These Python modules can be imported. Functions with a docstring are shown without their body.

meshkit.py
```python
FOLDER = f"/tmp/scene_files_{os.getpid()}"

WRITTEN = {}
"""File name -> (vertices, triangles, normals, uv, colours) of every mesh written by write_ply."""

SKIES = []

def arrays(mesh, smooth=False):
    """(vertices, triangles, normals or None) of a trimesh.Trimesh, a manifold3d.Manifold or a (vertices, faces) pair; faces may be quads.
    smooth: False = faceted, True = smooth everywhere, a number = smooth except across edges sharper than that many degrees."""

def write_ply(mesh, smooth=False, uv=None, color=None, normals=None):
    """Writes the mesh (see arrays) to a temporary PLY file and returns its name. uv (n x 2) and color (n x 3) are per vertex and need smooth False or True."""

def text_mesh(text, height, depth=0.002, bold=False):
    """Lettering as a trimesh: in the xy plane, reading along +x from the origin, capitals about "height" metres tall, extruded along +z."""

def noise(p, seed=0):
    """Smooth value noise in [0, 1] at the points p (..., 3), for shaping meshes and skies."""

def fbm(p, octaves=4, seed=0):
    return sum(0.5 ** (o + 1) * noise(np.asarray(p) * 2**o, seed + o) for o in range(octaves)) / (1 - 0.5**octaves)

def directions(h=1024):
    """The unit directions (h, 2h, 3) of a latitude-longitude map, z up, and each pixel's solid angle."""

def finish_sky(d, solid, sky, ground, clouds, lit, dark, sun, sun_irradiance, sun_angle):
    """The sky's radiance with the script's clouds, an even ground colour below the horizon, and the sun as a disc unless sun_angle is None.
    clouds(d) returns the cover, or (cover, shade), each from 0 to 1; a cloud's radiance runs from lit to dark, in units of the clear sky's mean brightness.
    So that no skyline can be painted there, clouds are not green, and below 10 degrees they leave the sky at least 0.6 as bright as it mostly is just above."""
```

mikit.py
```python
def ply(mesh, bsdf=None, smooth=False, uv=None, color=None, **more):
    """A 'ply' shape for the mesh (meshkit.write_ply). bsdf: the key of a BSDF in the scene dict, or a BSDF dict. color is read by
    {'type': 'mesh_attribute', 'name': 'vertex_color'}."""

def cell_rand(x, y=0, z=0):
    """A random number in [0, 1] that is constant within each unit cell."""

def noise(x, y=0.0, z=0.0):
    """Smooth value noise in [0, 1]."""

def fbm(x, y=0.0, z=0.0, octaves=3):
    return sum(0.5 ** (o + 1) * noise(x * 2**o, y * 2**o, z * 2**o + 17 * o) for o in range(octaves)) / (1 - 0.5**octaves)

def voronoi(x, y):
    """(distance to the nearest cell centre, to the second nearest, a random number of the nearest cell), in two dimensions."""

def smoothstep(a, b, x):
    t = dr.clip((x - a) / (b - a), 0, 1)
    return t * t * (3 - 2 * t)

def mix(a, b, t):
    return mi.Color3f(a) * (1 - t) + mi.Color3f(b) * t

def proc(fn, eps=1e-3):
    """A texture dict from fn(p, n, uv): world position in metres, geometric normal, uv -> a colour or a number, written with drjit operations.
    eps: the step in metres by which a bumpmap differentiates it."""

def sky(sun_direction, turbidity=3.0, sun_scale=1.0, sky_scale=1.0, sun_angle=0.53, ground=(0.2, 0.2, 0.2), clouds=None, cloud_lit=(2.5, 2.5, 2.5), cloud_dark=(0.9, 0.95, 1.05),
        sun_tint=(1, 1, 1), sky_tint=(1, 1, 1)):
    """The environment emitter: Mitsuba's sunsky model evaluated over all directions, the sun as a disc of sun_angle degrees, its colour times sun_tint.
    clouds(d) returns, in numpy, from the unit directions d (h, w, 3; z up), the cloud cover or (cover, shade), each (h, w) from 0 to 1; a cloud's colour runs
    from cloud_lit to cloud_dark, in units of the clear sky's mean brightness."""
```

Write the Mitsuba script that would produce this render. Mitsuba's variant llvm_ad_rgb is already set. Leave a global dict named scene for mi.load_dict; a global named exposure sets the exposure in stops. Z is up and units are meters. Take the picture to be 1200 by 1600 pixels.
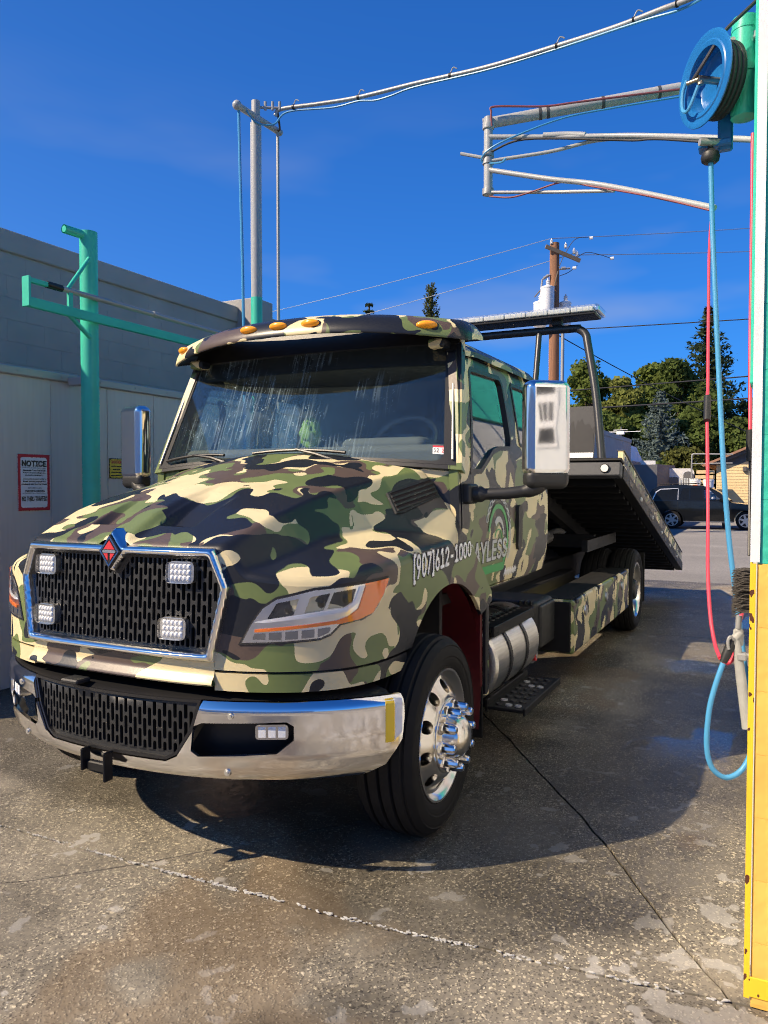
import math, random
import numpy as np, trimesh, shapely, mitsuba as mi, drjit as dr
from shapely.geometry import Polygon, box as sbox, Point, LineString
from shapely.ops import unary_union
from shapely import affinity
import mikit, meshkit
from mikit import noise, fbm, voronoi, cell_rand, smoothstep, mix

T = mi.ScalarTransform4f
rng = np.random.default_rng(7)
scene, labels, used = {'type': 'scene'}, {}, set()

# ---------------------------------------------------------------- camera, sky, exposure
CAM = np.array([0, 0, 1.65])
YAW, PITCH = math.radians(26.743), math.radians(1.909)
FWD = np.array([-math.sin(YAW) * math.cos(PITCH), math.cos(YAW) * math.cos(PITCH), -math.sin(PITCH)])
scene['camera'] = {'type': 'perspective', 'fov': 53.13, 'fov_axis': 'x', 'near_clip': 0.05, 'far_clip': 2000.0,
                   'to_world': T().look_at(origin=CAM.tolist(), target=(CAM + FWD).tolist(), up=[0, 0, 1])}
def sky_haze(d):
    # the pale low sky, stronger towards the sun as haze is, and faint wisps
    toward = .5 + .5 * (d[..., 0] * -.70 + d[..., 1] * -.71)
    low = np.exp(-np.clip(d[..., 2], 0, 1) / .26)
    wisp = .30 * np.clip((meshkit.fbm(d * np.array([3.0, 3.0, 9.0]) + 3.1, 5) - .56) * 6, 0, 1) * np.clip(1.4 - d[..., 2] * 3.0, 0, 1)
    return np.clip(.85 * low * toward ** 3.2 + wisp, 0, 1)
scene['sky'] = mikit.sky((-0.85, -0.87, 1.0), turbidity=3.0, sun_scale=1.0, sky_scale=0.85, sky_tint=(0.15, 0.54, 1.10),
                         clouds=lambda d: sky_haze(d), cloud_lit=(1.9, 1.95, 2.05))
exposure = 2.35

# ---------------------------------------------------------------- helpers
def numbered(base):
    k, i = base, 0
    while k in used:
        i += 1
        k = f'{base}_{i:03d}'
    used.add(k)
    return k

def lab(key, label=None, cat=None, group=None, kind=None):
    d = {}
    if label: d['label'] = label
    if cat: d['category'] = cat
    if group: d['group'] = group
    if kind: d['kind'] = kind
    if d: labels[key] = d
    return key

def thing(name, label, cat, group=None):
    return lab(numbered(name), label, cat, group)

def add(name, mesh, mat, parent=None, smooth=False, tw=None, label=None, cat=None, group=None, kind=None):
    key = numbered((parent + '__' if parent else '') + name)
    d = mikit.ply(mesh, mat, smooth=smooth) if not isinstance(mesh, dict) else dict(mesh)
    if tw is not None: d['to_world'] = tw
    scene[key] = d
    return lab(key, label, cat, group, kind)

def cat(*ms):
    fl = []
    for m in ms:
        fl += list(m) if isinstance(m, (list, tuple)) else [m]
    return trimesh.util.concatenate(fl)

def tm(v, f): return trimesh.Trimesh(np.asarray(v, float), np.asarray(f, int), process=False)

def bx(x0, x1, y0, y1, z0, z1, c=0.0):
    lo, hi = np.minimum([x0, y0, z0], [x1, y1, z1]), np.maximum([x0, y0, z0], [x1, y1, z1])
    if c <= 0:
        m = trimesh.creation.box(extents=hi - lo); m.apply_translation((lo + hi) / 2); return m
    c = min(c, 0.45 * (hi - lo).min()); pts = []
    for i in np.ndindex(2, 2, 2):
        p = np.where(i, hi, lo); s = np.where(i, -1, 1)
        for k in range(3):
            q = p + s * c; q[k] = p[k]; pts.append(q)
    return trimesh.Trimesh(np.array(pts)).convex_hull

def rbx(x0, x1, y0, y1, z0, z1, r, n=5):
    """box with rounded edges (a grid cube pushed out from an inner box)"""
    lo, hi = np.array([x0, y0, z0], float), np.array([x1, y1, z1], float)
    m = trimesh.creation.icosphere(subdivisions=3)
    v = m.vertices.copy()
    c = (lo + hi) / 2; hs = (hi - lo) / 2 - r
    v = c + np.sign(v) * hs * (np.abs(v) > 1e-6) + v * r
    return trimesh.Trimesh(v).convex_hull

def tube(path, r, n=10, caps=True):
    P = np.asarray(path, float); N = len(P)
    R = np.full(N, r) if np.isscalar(r) else np.asarray(r, float)
    t = np.gradient(P, axis=0) if N > 2 else np.repeat([P[1] - P[0]], 2, 0)
    t /= np.linalg.norm(t, axis=1, keepdims=True) + 1e-12
    a = np.cross(t[0], [0, 0, 1]); a = np.cross(t[0], [1, 0, 0]) if np.linalg.norm(a) < .1 else a
    a /= np.linalg.norm(a); V = []
    th = np.arange(n) / n * 2 * np.pi
    for i in range(N):
        a = a - t[i] * (a @ t[i]); a /= np.linalg.norm(a); b = np.cross(t[i], a)
        V.append(P[i] + R[i] * (np.cos(th)[:, None] * a + np.sin(th)[:, None] * b))
    V = np.vstack(V); F = []
    for i in range(N - 1):
        for j in range(n):
            k = (j + 1) % n
            F += [[i * n + j, i * n + k, (i + 1) * n + k], [i * n + j, (i + 1) * n + k, (i + 1) * n + j]]
    if caps:
        for j in range(1, n - 1):
            F += [[0, j + 1, j], [(N - 1) * n, (N - 1) * n + j, (N - 1) * n + j + 1]]
    return tm(V, F)

def curve(pts, n=8):
    """Catmull-Rom through the points"""
    P = np.asarray(pts, float); P = np.vstack([2 * P[0] - P[1], P, 2 * P[-1] - P[-2]]); out = []
    for i in range(1, len(P) - 2):
        for s in np.arange(n) / n:
            out.append(.5 * (2 * P[i] + (P[i + 1] - P[i - 1]) * s + (2 * P[i - 1] - 5 * P[i] + 4 * P[i + 1] - P[i + 2]) * s * s + (3 * P[i] - P[i - 1] - 3 * P[i + 1] + P[i + 2]) * s ** 3))
    return np.array(out + [P[-2]])

def cyl(p0, p1, r, n=20, r2=None): return tube([p0, p1], [r, r if r2 is None else r2], n)

def lathe(prof, n=48, closed=False):
    """prof: (axial, radius) pairs, turned about the x axis"""
    pr = np.asarray(prof, float); th = np.arange(n) / n * 2 * np.pi; m = len(pr)
    V = np.stack([np.repeat(pr[:, 0], n), np.outer(pr[:, 1], np.cos(th)).ravel(), np.outer(pr[:, 1], np.sin(th)).ravel()], 1)
    F = []
    for i in range(m if closed else m - 1):
        k = (i + 1) % m
        for j in range(n):
            l = (j + 1) % n
            F += [[i * n + j, k * n + l, i * n + l], [i * n + j, k * n + j, k * n + l]]
    return tm(V, F)

def xf(m, rot=None, at=(0, 0, 0), axis='z'):
    m = m.copy()
    if rot: m.apply_transform(trimesh.transformations.rotation_matrix(rot, {'x': [1, 0, 0], 'y': [0, 1, 0], 'z': [0, 0, 1]}[axis]))
    m.apply_translation(at); return m

def mir(m):
    m = m.copy(); m.vertices[:, 0] *= -1; m.faces = m.faces[:, ::-1].copy(); return m

def polys(g): return [p for p in getattr(g, 'geoms', [g]) if p.geom_type == 'Polygon' and p.area > 1e-9]

def gridpoly(poly, du, dv):
    V, F, idx = [], [], {}
    def vid(p):
        k = (round(p[0], 5), round(p[1], 5))
        if k not in idx: idx[k] = len(V); V.append(k)
        return idx[k]
    for pg in polys(poly if poly.is_valid else poly.buffer(0)):
        shapely.prepare(pg)
        x0, y0, x1, y1 = pg.bounds
        xs = np.linspace(x0, x1, max(1, int(math.ceil((x1 - x0) / du))) + 1); ys = np.linspace(y0, y1, max(1, int(math.ceil((y1 - y0) / dv))) + 1)
        X0, Y0 = np.meshgrid(xs[:-1], ys[:-1]); X1, Y1 = np.meshgrid(xs[1:], ys[1:])
        cells = shapely.box(X0.ravel(), Y0.ravel(), X1.ravel(), Y1.ravel())
        hit = shapely.intersects(pg, cells); full = shapely.contains(pg, cells)
        for c in cells[full]:
            a, b, d, e = [vid(p) for p in sbox(*c.bounds, ccw=True).exterior.coords[:4]]
            F += [[a, b, d], [a, d, e]]
        for c in shapely.intersection(cells[hit & ~full], pg):
            for q in polys(c):
                v, f = trimesh.creation.triangulate_polygon(q, engine='earcut')
                ids = [vid(p) for p in v]
                for t in f:
                    t = [ids[i] for i in t]
                    if len(set(t)) == 3:
                        a, b, d = (V[i] for i in t)
                        F.append(t if (b[0] - a[0]) * (d[1] - a[1]) - (b[1] - a[1]) * (d[0] - a[0]) > 0 else t[::-1])
    return np.array(V), np.array(F)

def shell(poly, fn, h0=0.0, h1=None, du=.03, dv=.03, bev=0.0):
    """the polygon laid on the surface fn(u, v, h): an outer face at h0, an inner face at h1, walls between"""
    V, F = gridpoly(poly, du, dv)
    if not len(F): return tm(np.zeros((0, 3)), np.zeros((0, 3), int))
    out = fn(V[:, 0], V[:, 1], h0)
    if h1 is None: return tm(out, F)
    e = np.sort(np.vstack([F[:, [0, 1]], F[:, [1, 2]], F[:, [2, 0]]]), 1); d = np.vstack([F[:, [0, 1]], F[:, [1, 2]], F[:, [2, 0]]])
    _, inv, cnt = np.unique(e, axis=0, return_inverse=True, return_counts=True)
    bd = d[cnt[inv.ravel()] == 1]; n = len(V)
    inn = fn(V[:, 0], V[:, 1], h1)
    W = np.vstack([np.stack([bd[:, 0], bd[:, 0] + n, bd[:, 1] + n], 1), np.stack([bd[:, 0], bd[:, 1] + n, bd[:, 1]], 1)])
    return tm(np.vstack([out, inn]), np.vstack([F, F[:, ::-1] + n, W]))

def plane(o, u, v):
    o, u, v = (np.asarray(a, float) for a in (o, u, v)); w = np.cross(u, v)
    return lambda a, b, h: o + np.outer(a, u) + np.outer(b, v) + np.outer(np.broadcast_to(h, np.shape(a)), w)

def prism(poly, o, u, v, h0, h1): return shell(poly, plane(o, u, v), h1, h0, 9, 9)

def text_poly(text, height, bold=False):
    m = meshkit.text_mesh(text, height, 0.01, bold)
    t = m.triangles[(m.face_normals[:, 2] < -.9)]
    return unary_union([Polygon(a[:, :2]).buffer(1e-5) for a in t]).simplify(height * .006).buffer(0)

def fit(poly, x0, x1, y0, y1):
    a, b, c, d = poly.bounds
    return affinity.translate(affinity.scale(poly, (x1 - x0) / (c - a), (y1 - y0) / (d - b), origin=(a, b)), x0 - a, y0 - b)

def rrect(x0, x1, y0, y1, r): return sbox(x0 + r, y0 + r, x1 - r, y1 - r).buffer(r, quad_segs=4)

# ---------------------------------------------------------------- materials
def mat(name, base, rough=.5, metal=0.0, spec=.5, two=True, bump=None, **kw):
    b = {'type': 'principled', 'roughness': rough, 'metallic': metal, 'specular': spec, **kw}
    b['base_color'] = {'type': 'rgb', 'value': list(base)} if isinstance(base, (tuple, list)) else mikit.proc(base)
    if callable(rough): b['roughness'] = mikit.proc(rough)
    if bump: b = {'type': 'bumpmap', 'arbitrary': mikit.proc(bump[0], bump[1]), 'scale': 1.0, 'bsdf': b}
    scene[name] = {'type': 'twosided', 'bsdf': b} if two else b
    return name

def grain(c, k=.25, s=9.0, fine=160.0):
    """a colour with patches and fine grain"""
    c = tuple(c)
    def fn(p, n, uv):
        a = fbm(p.x * s, p.y * s, p.z * s, 3); b = noise(p.x * fine, p.y * fine, p.z * fine)
        return mi.Color3f(*c) * (1 + k * (a - .5) * 2 + k * .22 * (b - .5) * 2)
    return fn

TAN, OLIVE, BROWN, BLACK = (.62, .53, .31), (.125, .165, .062), (.085, .062, .052), (.011, .013, .018)
def camo(p, n, uv):
    def nz(x, y, z): return noise(.8 * x + .6 * y, -.6 * x + .64 * y + .48 * z, -.48 * y + .88 * z)
    f0 = 8.0
    wx = noise(p.x * f0 + 3, p.y * f0, p.z * f0) - .5; wy = noise(p.x * f0, p.y * f0 + 9, p.z * f0) - .5; wz = noise(p.x * f0, p.y * f0, p.z * f0 + 21) - .5
    x, y, z = p.x + .18 * wx, p.y + .18 * wy, p.z + .18 * wz
    def layer(o, f): return nz(x * f + o, y * f + 2 * o, z * f - o) + .42 * nz(x * f * 2.4 + 5 * o, y * f * 2.4, z * f * 2.4 + o) - .21
    c = mi.Color3f(*OLIVE)
    c = dr.select(layer(4.7, 4.8) > .55, mi.Color3f(*BROWN), c)
    c = dr.select(layer(11.3, 4.8) > .535, mi.Color3f(*TAN), c)
    c = dr.select(layer(23.9, 4.5) > .57, mi.Color3f(*BLACK), c)
    return c * (.95 + .10 * noise(p.x * 14, p.y * 14, p.z * 14))
mat('m_camo', camo, .36, spec=.45)
mat('m_black', (.012, .012, .013), .42)
mat('m_blackpaint', (.009, .009, .010), .5, spec=.3)
mat('m_rubber', grain((.009, .009, .0095), .3, 14, 90), .7, spec=.25)
mat('m_plastic', grain((.016, .017, .018), .2, 30, 300), .5)
mat('m_darkgrey', (.055, .058, .068), .5)
mat('m_silver', (.62, .62, .61), .34, 1.0)
mat('m_chrome', (.86, .86, .86), .08, 1.0)
mat('m_alloy', grain((.80, .77, .73), .07, 18, 40), .16, 1.0)
def brushed(p, n, uv): return mi.Color3f(.74, .73, .70) * (.86 + .28 * noise(p.x * 120, p.y * 6, p.z * 120))
mat('m_brushed', brushed, .32, 1.0)
mat('m_maroon', (.085, .005, .008), .45)
mat('m_white', (.78, .78, .77), .4)
mat('m_letter', (.80, .80, .79), .4)
mat('m_red', (.55, .03, .04), .4)
mat('m_amber', (.85, .19, .012), .2)
mat('m_marker', (.95, .36, .02), .22)
mat('m_green', (.06, .33, .10), .4)
mat('m_lettergrey', (.48, .50, .50), .4)
mat('m_yellowtape', (.88, .60, .04), .5)
mat('m_interior', (.10, .105, .105), .8)
mat('m_lampwhite', (.72, .74, .76), .25)
mat('m_reflector', (.80, .80, .80), .20, 1.0)
scene['m_clear'] = {'type': 'thindielectric', 'int_ior': 1.5}
scene['m_glass'] = {'type': 'thindielectric', 'int_ior': 1.55, 'specular_transmittance': {'type': 'rgb', 'value': [.78, .88, .86]}}
scene['m_tint'] = {'type': 'thindielectric', 'int_ior': 1.62, 'specular_transmittance': {'type': 'rgb', 'value': [.26, .30, .30]}}
def streaks(p, n, uv):
    s = noise(p.x * 135 + 3 * noise(p.x * 9, p.z * 5, 2), p.z * 4.5, 1.0); m = fbm(p.x * 4, p.z * 5, 7.0, 3)
    d = noise(p.x * 150, p.z * 120, 3.0)
    sw = noise(p.x * 16 + p.z * 20, p.z * 14 - p.x * 10, 11.0)
    band = smoothstep(-3.55, -3.2, p.x) * (1 - smoothstep(-2.3, -1.75, p.x))
    film = .006 + .022 * fbm(p.x * 3, p.z * 4, 5.0, 3)
    return film + band * (.20 * smoothstep(.58, .88, s) * smoothstep(.40, .62, m) + .5 * smoothstep(.89, .95, d) * smoothstep(.42, .6, m) + .05 * smoothstep(.55, .8, sw) * smoothstep(.45, .65, m))
scene['m_windshield'] = {'type': 'blendbsdf', 'weight': mikit.proc(streaks), 'a': {'type': 'thindielectric', 'int_ior': 1.55, 'specular_transmittance': {'type': 'rgb', 'value': [.84, .93, .91]}},
                         'b': {'type': 'twosided', 'bsdf': {'type': 'diffuse', 'reflectance': {'type': 'rgb', 'value': [.45, .60, .66]}}}}
mat('m_teal', grain((.045, .47, .34), .10, 5, 60), .38)
mat('m_tealblock', grain((.045, .47, .34), .14, 6, 40), .45, bump=(lambda p, n, uv: .006 * fbm(p.x * 26, p.y * 26, p.z * 26, 3), 2e-3))
mat('m_yellowblock', grain((.80, .48, .10), .14, 4, 30), .45, bump=(lambda p, n, uv: .005 * fbm(p.x * 22, p.y * 22, p.z * 22, 3), 2e-3))
def chipped(c):
    def fn(p, n, uv):
        a = fbm(p.x * 40, p.y * 40, p.z * 22, 3)
        return dr.select(a > .70, mi.Color3f(.10, .035, .015), mi.Color3f(*c) * (.9 + .2 * noise(p.x * 9, p.y * 9, p.z * 9)))
    return fn
mat('m_yellowsteel', chipped((.82, .54, .03)), .4)
mat('m_whitesteel', grain((.72, .73, .74), .10, 6, 50), .4)
mat('m_greypaint', (.34, .35, .355), .35)
mat('m_galv', grain((.34, .34, .335), .10, 3, 8), .45, .35)
mat('m_wall', grain((.315, .305, .29), .12, 3, 120), .8, bump=(lambda p, n, uv: .003 * fbm(p.x * 40, p.y * 40, p.z * 40, 3), 2e-3))
def panelcol(p, n, uv):
    return mi.Color3f(.465, .45, .425) * (.86 + .28 * fbm(p.y * 2.2, p.z * .6, p.x, 3)) * (.95 + .1 * noise(p.y * 60, p.z * 4, p.x))
mat('m_panel', panelcol,   .45, .12, bump=(lambda p, n, uv: .008 * fbm(p.y * 1.6, p.z * .9, p.x, 2), 5e-3))
mat('m_panelR', lambda p, n, uv: mi.Color3f(.60, .62, .62) * (.9 + .2 * fbm(p.y * 3, p.z * .7, p.x, 3)), .5, .1)
mat('m_bluehose', (.06, .27, .50), .4)
mat('m_redline', (.22, .06, .065), .5)
mat('m_redhose', (.62, .05, .09), .4)
mat('m_reelblue', grain((.010, .125, .36), .14, 9, 60), .35)
mat('m_bristle', (.06, .052, .045), .8)
mat('m_greyplastic', grain((.30, .30, .28), .15, 20, 80), .5)
mat('m_wood', lambda p, n, uv: mi.Color3f(.235, .115, .062) * (.7 + .6 * noise(p.x * 40, p.y * 40, p.z * 1.3)), .85)
mat('m_weathered', (.16, .13, .10), .9)
mat('m_porcelain', (.70, .71, .72), .3)
mat('m_wire', (.03, .03, .035), .6)
mat('m_wirelight', (.36, .38, .42), .5, .6)
mat('m_carpaint', (.008, .009, .010), .08)
mat('m_carglass', (.008, .009, .010), .10, spec=.3)
mat('m_siding', grain((.66, .50, .27), .07, 4, 60), .7)
mat('m_roofbrown', grain((.30, .17, .11), .25, 5, 30), .9)
mat('m_trimdark', (.09, .085, .085), .7)
mat('m_rvgrey', grain((.15, .15, .155), .15, 2, 20), .6)
def leafcol(c, k=.35):
    c = tuple(c)
    def fn(p, n, uv): return mi.Color3f(*c) * (1 - k + 2 * k * noise(p.x * 1.3, p.y * 1.3, p.z * 1.3)) * (.7 + .6 * noise(p.x * 11, p.y * 11, p.z * 11))
    return fn
for nm, c in dict(m_leaf=(.135, .175, .045), m_leaf2=(.18, .20, .055), m_leaf3=(.105, .145, .042), m_spruce=(.060, .085, .042), m_blue=(.16, .21, .20), m_shrub=(.115, .125, .038)).items():
    scene[nm] = {'type': 'principledthin', 'base_color': mikit.proc(leafcol(c)), 'roughness': .6, 'diff_trans': .7, 'spec_trans': 0.0}
mat('m_bark', grain((.10, .075, .055), .3, 6, 30), .9)
# wet exposed-aggregate concrete
def wetness(p):
    a = fbm(p.x * .9 + 3, p.y * .55, 1.0, 4)
    zone = smoothstep(2.5, 3.3, p.y) * (1 - smoothstep(11.5, 14.0, p.y))
    return smoothstep(.40, .56, a + .34 * zone - .14)
def puddle(p): return smoothstep(.60, .63, fbm(p.x * 1.7 + 8, p.y * .8, 4.0, 3)) * smoothstep(4.6, 5.4, p.y) * (1 - smoothstep(11, 13, p.y))
def aggregate(p):
    """irregular stones in the worn mortar: (light stone, dark stone, height)"""
    wx, wy = p.x + .010 * noise(p.x * 60, p.y * 60), p.y + .010 * noise(p.x * 60 + 9, p.y * 60 + 4)
    f1, f2, r = voronoi(wx * 105, wy * 105)
    g1, g2, q = voronoi(wx * 52 + 5, wy * 52)
    small, large = smoothstep(.42, .26, f1), smoothstep(.40, .26, g1)
    light = dr.maximum(small * smoothstep(.70, .78, r), large * smoothstep(.86, .90, q))
    dark = dr.maximum(small * smoothstep(.34, .24, r), large * smoothstep(.16, .10, q))
    return light, dark, r
def concrete(p, n, uv):
    light, dark, r = aggregate(p)
    patch = fbm(p.x * 1.7, p.y * 1.7, 0, 5)
    mortar = mix((.090, .081, .063), (.185, .165, .128), patch) * (.72 + .56 * fbm(p.x * 70, p.y * 70, 2.0, 3))
    col = mix(mortar, mix((.30, .26, .18), (.46, .41, .31), cell_rand(r * 977, 5)), light * .85)
    col = mix(col, (.040, .036, .030), dark * .70)
    worn = smoothstep(.50, .66, fbm(p.x * 3.2, p.y * 3.2, 6.0, 5))
    col = mix(col, (.185, .167, .132), worn * .45)
    cr = .6 * fbm(p.x * 6 + 1, p.y * 6, 9.0, 5) + .4 * fbm(p.x * 19, p.y * 19, 3.0, 3)
    crust = smoothstep(.655, .70, cr + .13 * smoothstep(-.85, -.15, p.x) * (1 - smoothstep(3.0, 3.5, p.y)) - .01)
    col = mix(col, (.30, .29, .265), crust * .6)
    stain = smoothstep(.52, .62, fbm(p.x * 1.1 + 30, p.y * 2.0, 2.0, 5))
    rust = smoothstep(.60, .70, fbm(p.x * 1.6 + 11, p.y * 1.6, 5.0, 4))
    col = mix(col * (1 - .26 * stain), (.125, .082, .040), rust * .40)
    return col * 1.5 * (1 - .50 * wetness(p))
def concrete_rough(p, n, uv): return .60 - .22 * wetness(p) - .34 * puddle(p)
def concrete_bump(p, n, uv):
    light, dark, r = aggregate(p)
    return (.0022 * (light + .6 * dark) + .006 * fbm(p.x * 22, p.y * 22, 1.0, 3)) * (1 - .94 * puddle(p))
mat('m_concrete', concrete, concrete_rough, spec=.5, bump=(concrete_bump, 2e-3))
mat('m_crack', grain((.030, .026, .022), .4, 20, 90), .9)
def asphalt(p, n, uv):
    return mi.Color3f(.155, .150, .145) * (.82 + .36 * fbm(p.x * .7, p.y * 1.3, 0, 4)) * (.85 + .3 * noise(p.x * 45, p.y * 45))
mat('m_asphalt', asphalt, .85)
mat('m_far', grain((.10, .10, .07), .3, .2, 3), .95)
mat('m_curb', grain((.42, .41, .38), .2, 9, 60), .8)

# ---------------------------------------------------------------- ground
def sheet(poly, z0, z1): return prism(poly, (0, 0, 0), (1, 0, 0), (0, 1, 0), z0, z1)
add('terrain', sheet(sbox(-400, -200, 400, 600), -.30, -.16), 'm_far', kind='structure')
add('asphalt_lot', sheet(sbox(-60, 14.2, 60, 70), -.15, -.008), 'm_asphalt', kind='structure')
add('concrete_base', sheet(sbox(-9, -8, 9, 14.2), -.15, -.045), 'm_crack', kind='structure')
add('street', sheet(sbox(-60, -60, 60, -8), -.15, -.012), 'm_asphalt', kind='structure')
def wob(pts, amp, seed, step=.05):
    L = LineString(pts); r = np.random.default_rng(seed); n = max(3, int(L.length / step))
    off = np.convolve(r.normal(0, 1, n + 8), np.ones(4) / 4, 'same')[4:4 + n] * amp
    q = [L.interpolate(i / (n - 1), True) for i in range(n)]
    return LineString([(a.x + o * .5, a.y + o) for a, o in zip(q, off)])
cracks = [wob([(-9, 2.22), (-3.33, 2.45), (-2.3, 2.47), (-1.27, 2.515), (-.08, 2.64), (9, 3.2)], .012, 1).buffer(.006),
          wob([(-.07, 2.62), (-.28, 2.93), (-.69, 3.63), (-1.71, 5.08), (-4.5, 9.1), (-8.2, 14.4)], .008, 2).buffer(.006),
          wob([(-3.35, 1.75), (-2.75, 2.15), (-2.45, 2.46), (-2.1, 2.9), (-1.6, 3.5)], .006, 3).buffer(.0025),
          wob([(-3.6, 1.2), (-3.35, 1.75)], .006, 4).buffer(.0025),
          sbox(-9, 8.995, 9, 9.005)]
slabs = sbox(-9, -8, 9, 14.2).difference(unary_union(cracks + [LineString([(-3.6, 1.2), (-5.2, -8)]).buffer(.004)]))
ap = numbered('concrete_apron'); labels[ap] = {'kind': 'structure'}
for pg in sorted(polys(slabs), key=lambda q: -q.area): add('slab', sheet(pg.simplify(.001), -.05, 0), 'm_concrete', ap)
mat('m_lime', grain((.47, .465, .44), .35, 40, 200), .85)
r_ = np.random.default_rng(5); lime = []
for i in range(700):
    t = r_.random(); x = -3.6 + 3.5 * t
    y = np.interp(x, [-3.6, -3.33, -2.3, -1.27, -.08], [2.44, 2.45, 2.47, 2.515, 2.64]) + r_.normal(0, .0055)
    if r_.random() < .25 + .75 * float(meshkit.noise(np.array([x * 5.0, 3.3, 1.0]))) ** 2 * 1.6: lime.append(affinity.rotate(affinity.scale(Point(x, y).buffer(.0016 + .0036 * r_.random() ** 2, quad_segs=2), 2.2, .6), r_.normal(5, 14)))
add('lime_crust', sheet(unary_union(lime), .0005, .0045), 'm_lime', kind='stuff', label='white lime crust along the crack in the wet concrete', cat='crust')

# ---------------------------------------------------------------- grey building, left
bld = thing('grey_building', 'long grey painted block building with a flat parapet behind the metal fence', 'building')
WX, WZ = -6.3, 4.0
add('wall', bx(WX - .25, WX - .004, 2.35, 40, -.1, WZ - .002), 'm_wall', bld)
add('rear_wall', bx(WX - 9, WX - .25, 2.35, 40, -.1, WZ - .06), 'm_wall', bld)
blk = mikit.ply(bx(0, .0085, .0007, .3993, .0007, .1993, .0008), 'm_wall')
nb = 0
for r in range(7):
    z = WZ - .21 - .2 * (r + 1) + .0
    for i in range(45):
        y = 3.4 + .4 * i - (.2 if r % 2 else 0)
        if y < 19 and nb < 296 and not (8.0 < y + .2 < 8.55):
            add('block', blk, None, bld, tw=T().translate([WX - .006, y, z])); nb += 1
add('coping', bx(WX - .27, WX + .03, 2.32, 8.2, WZ - .20, WZ, .01), 'm_wall', bld)
add('coping', bx(WX - .27, WX + .03, 8.6, 40, WZ - .20, WZ, .01), 'm_wall', bld)
add('pilaster', bx(WX - .3, WX + .30, 8.2, 8.6, -.1, WZ + .10, .012), 'm_wall', bld)

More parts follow.
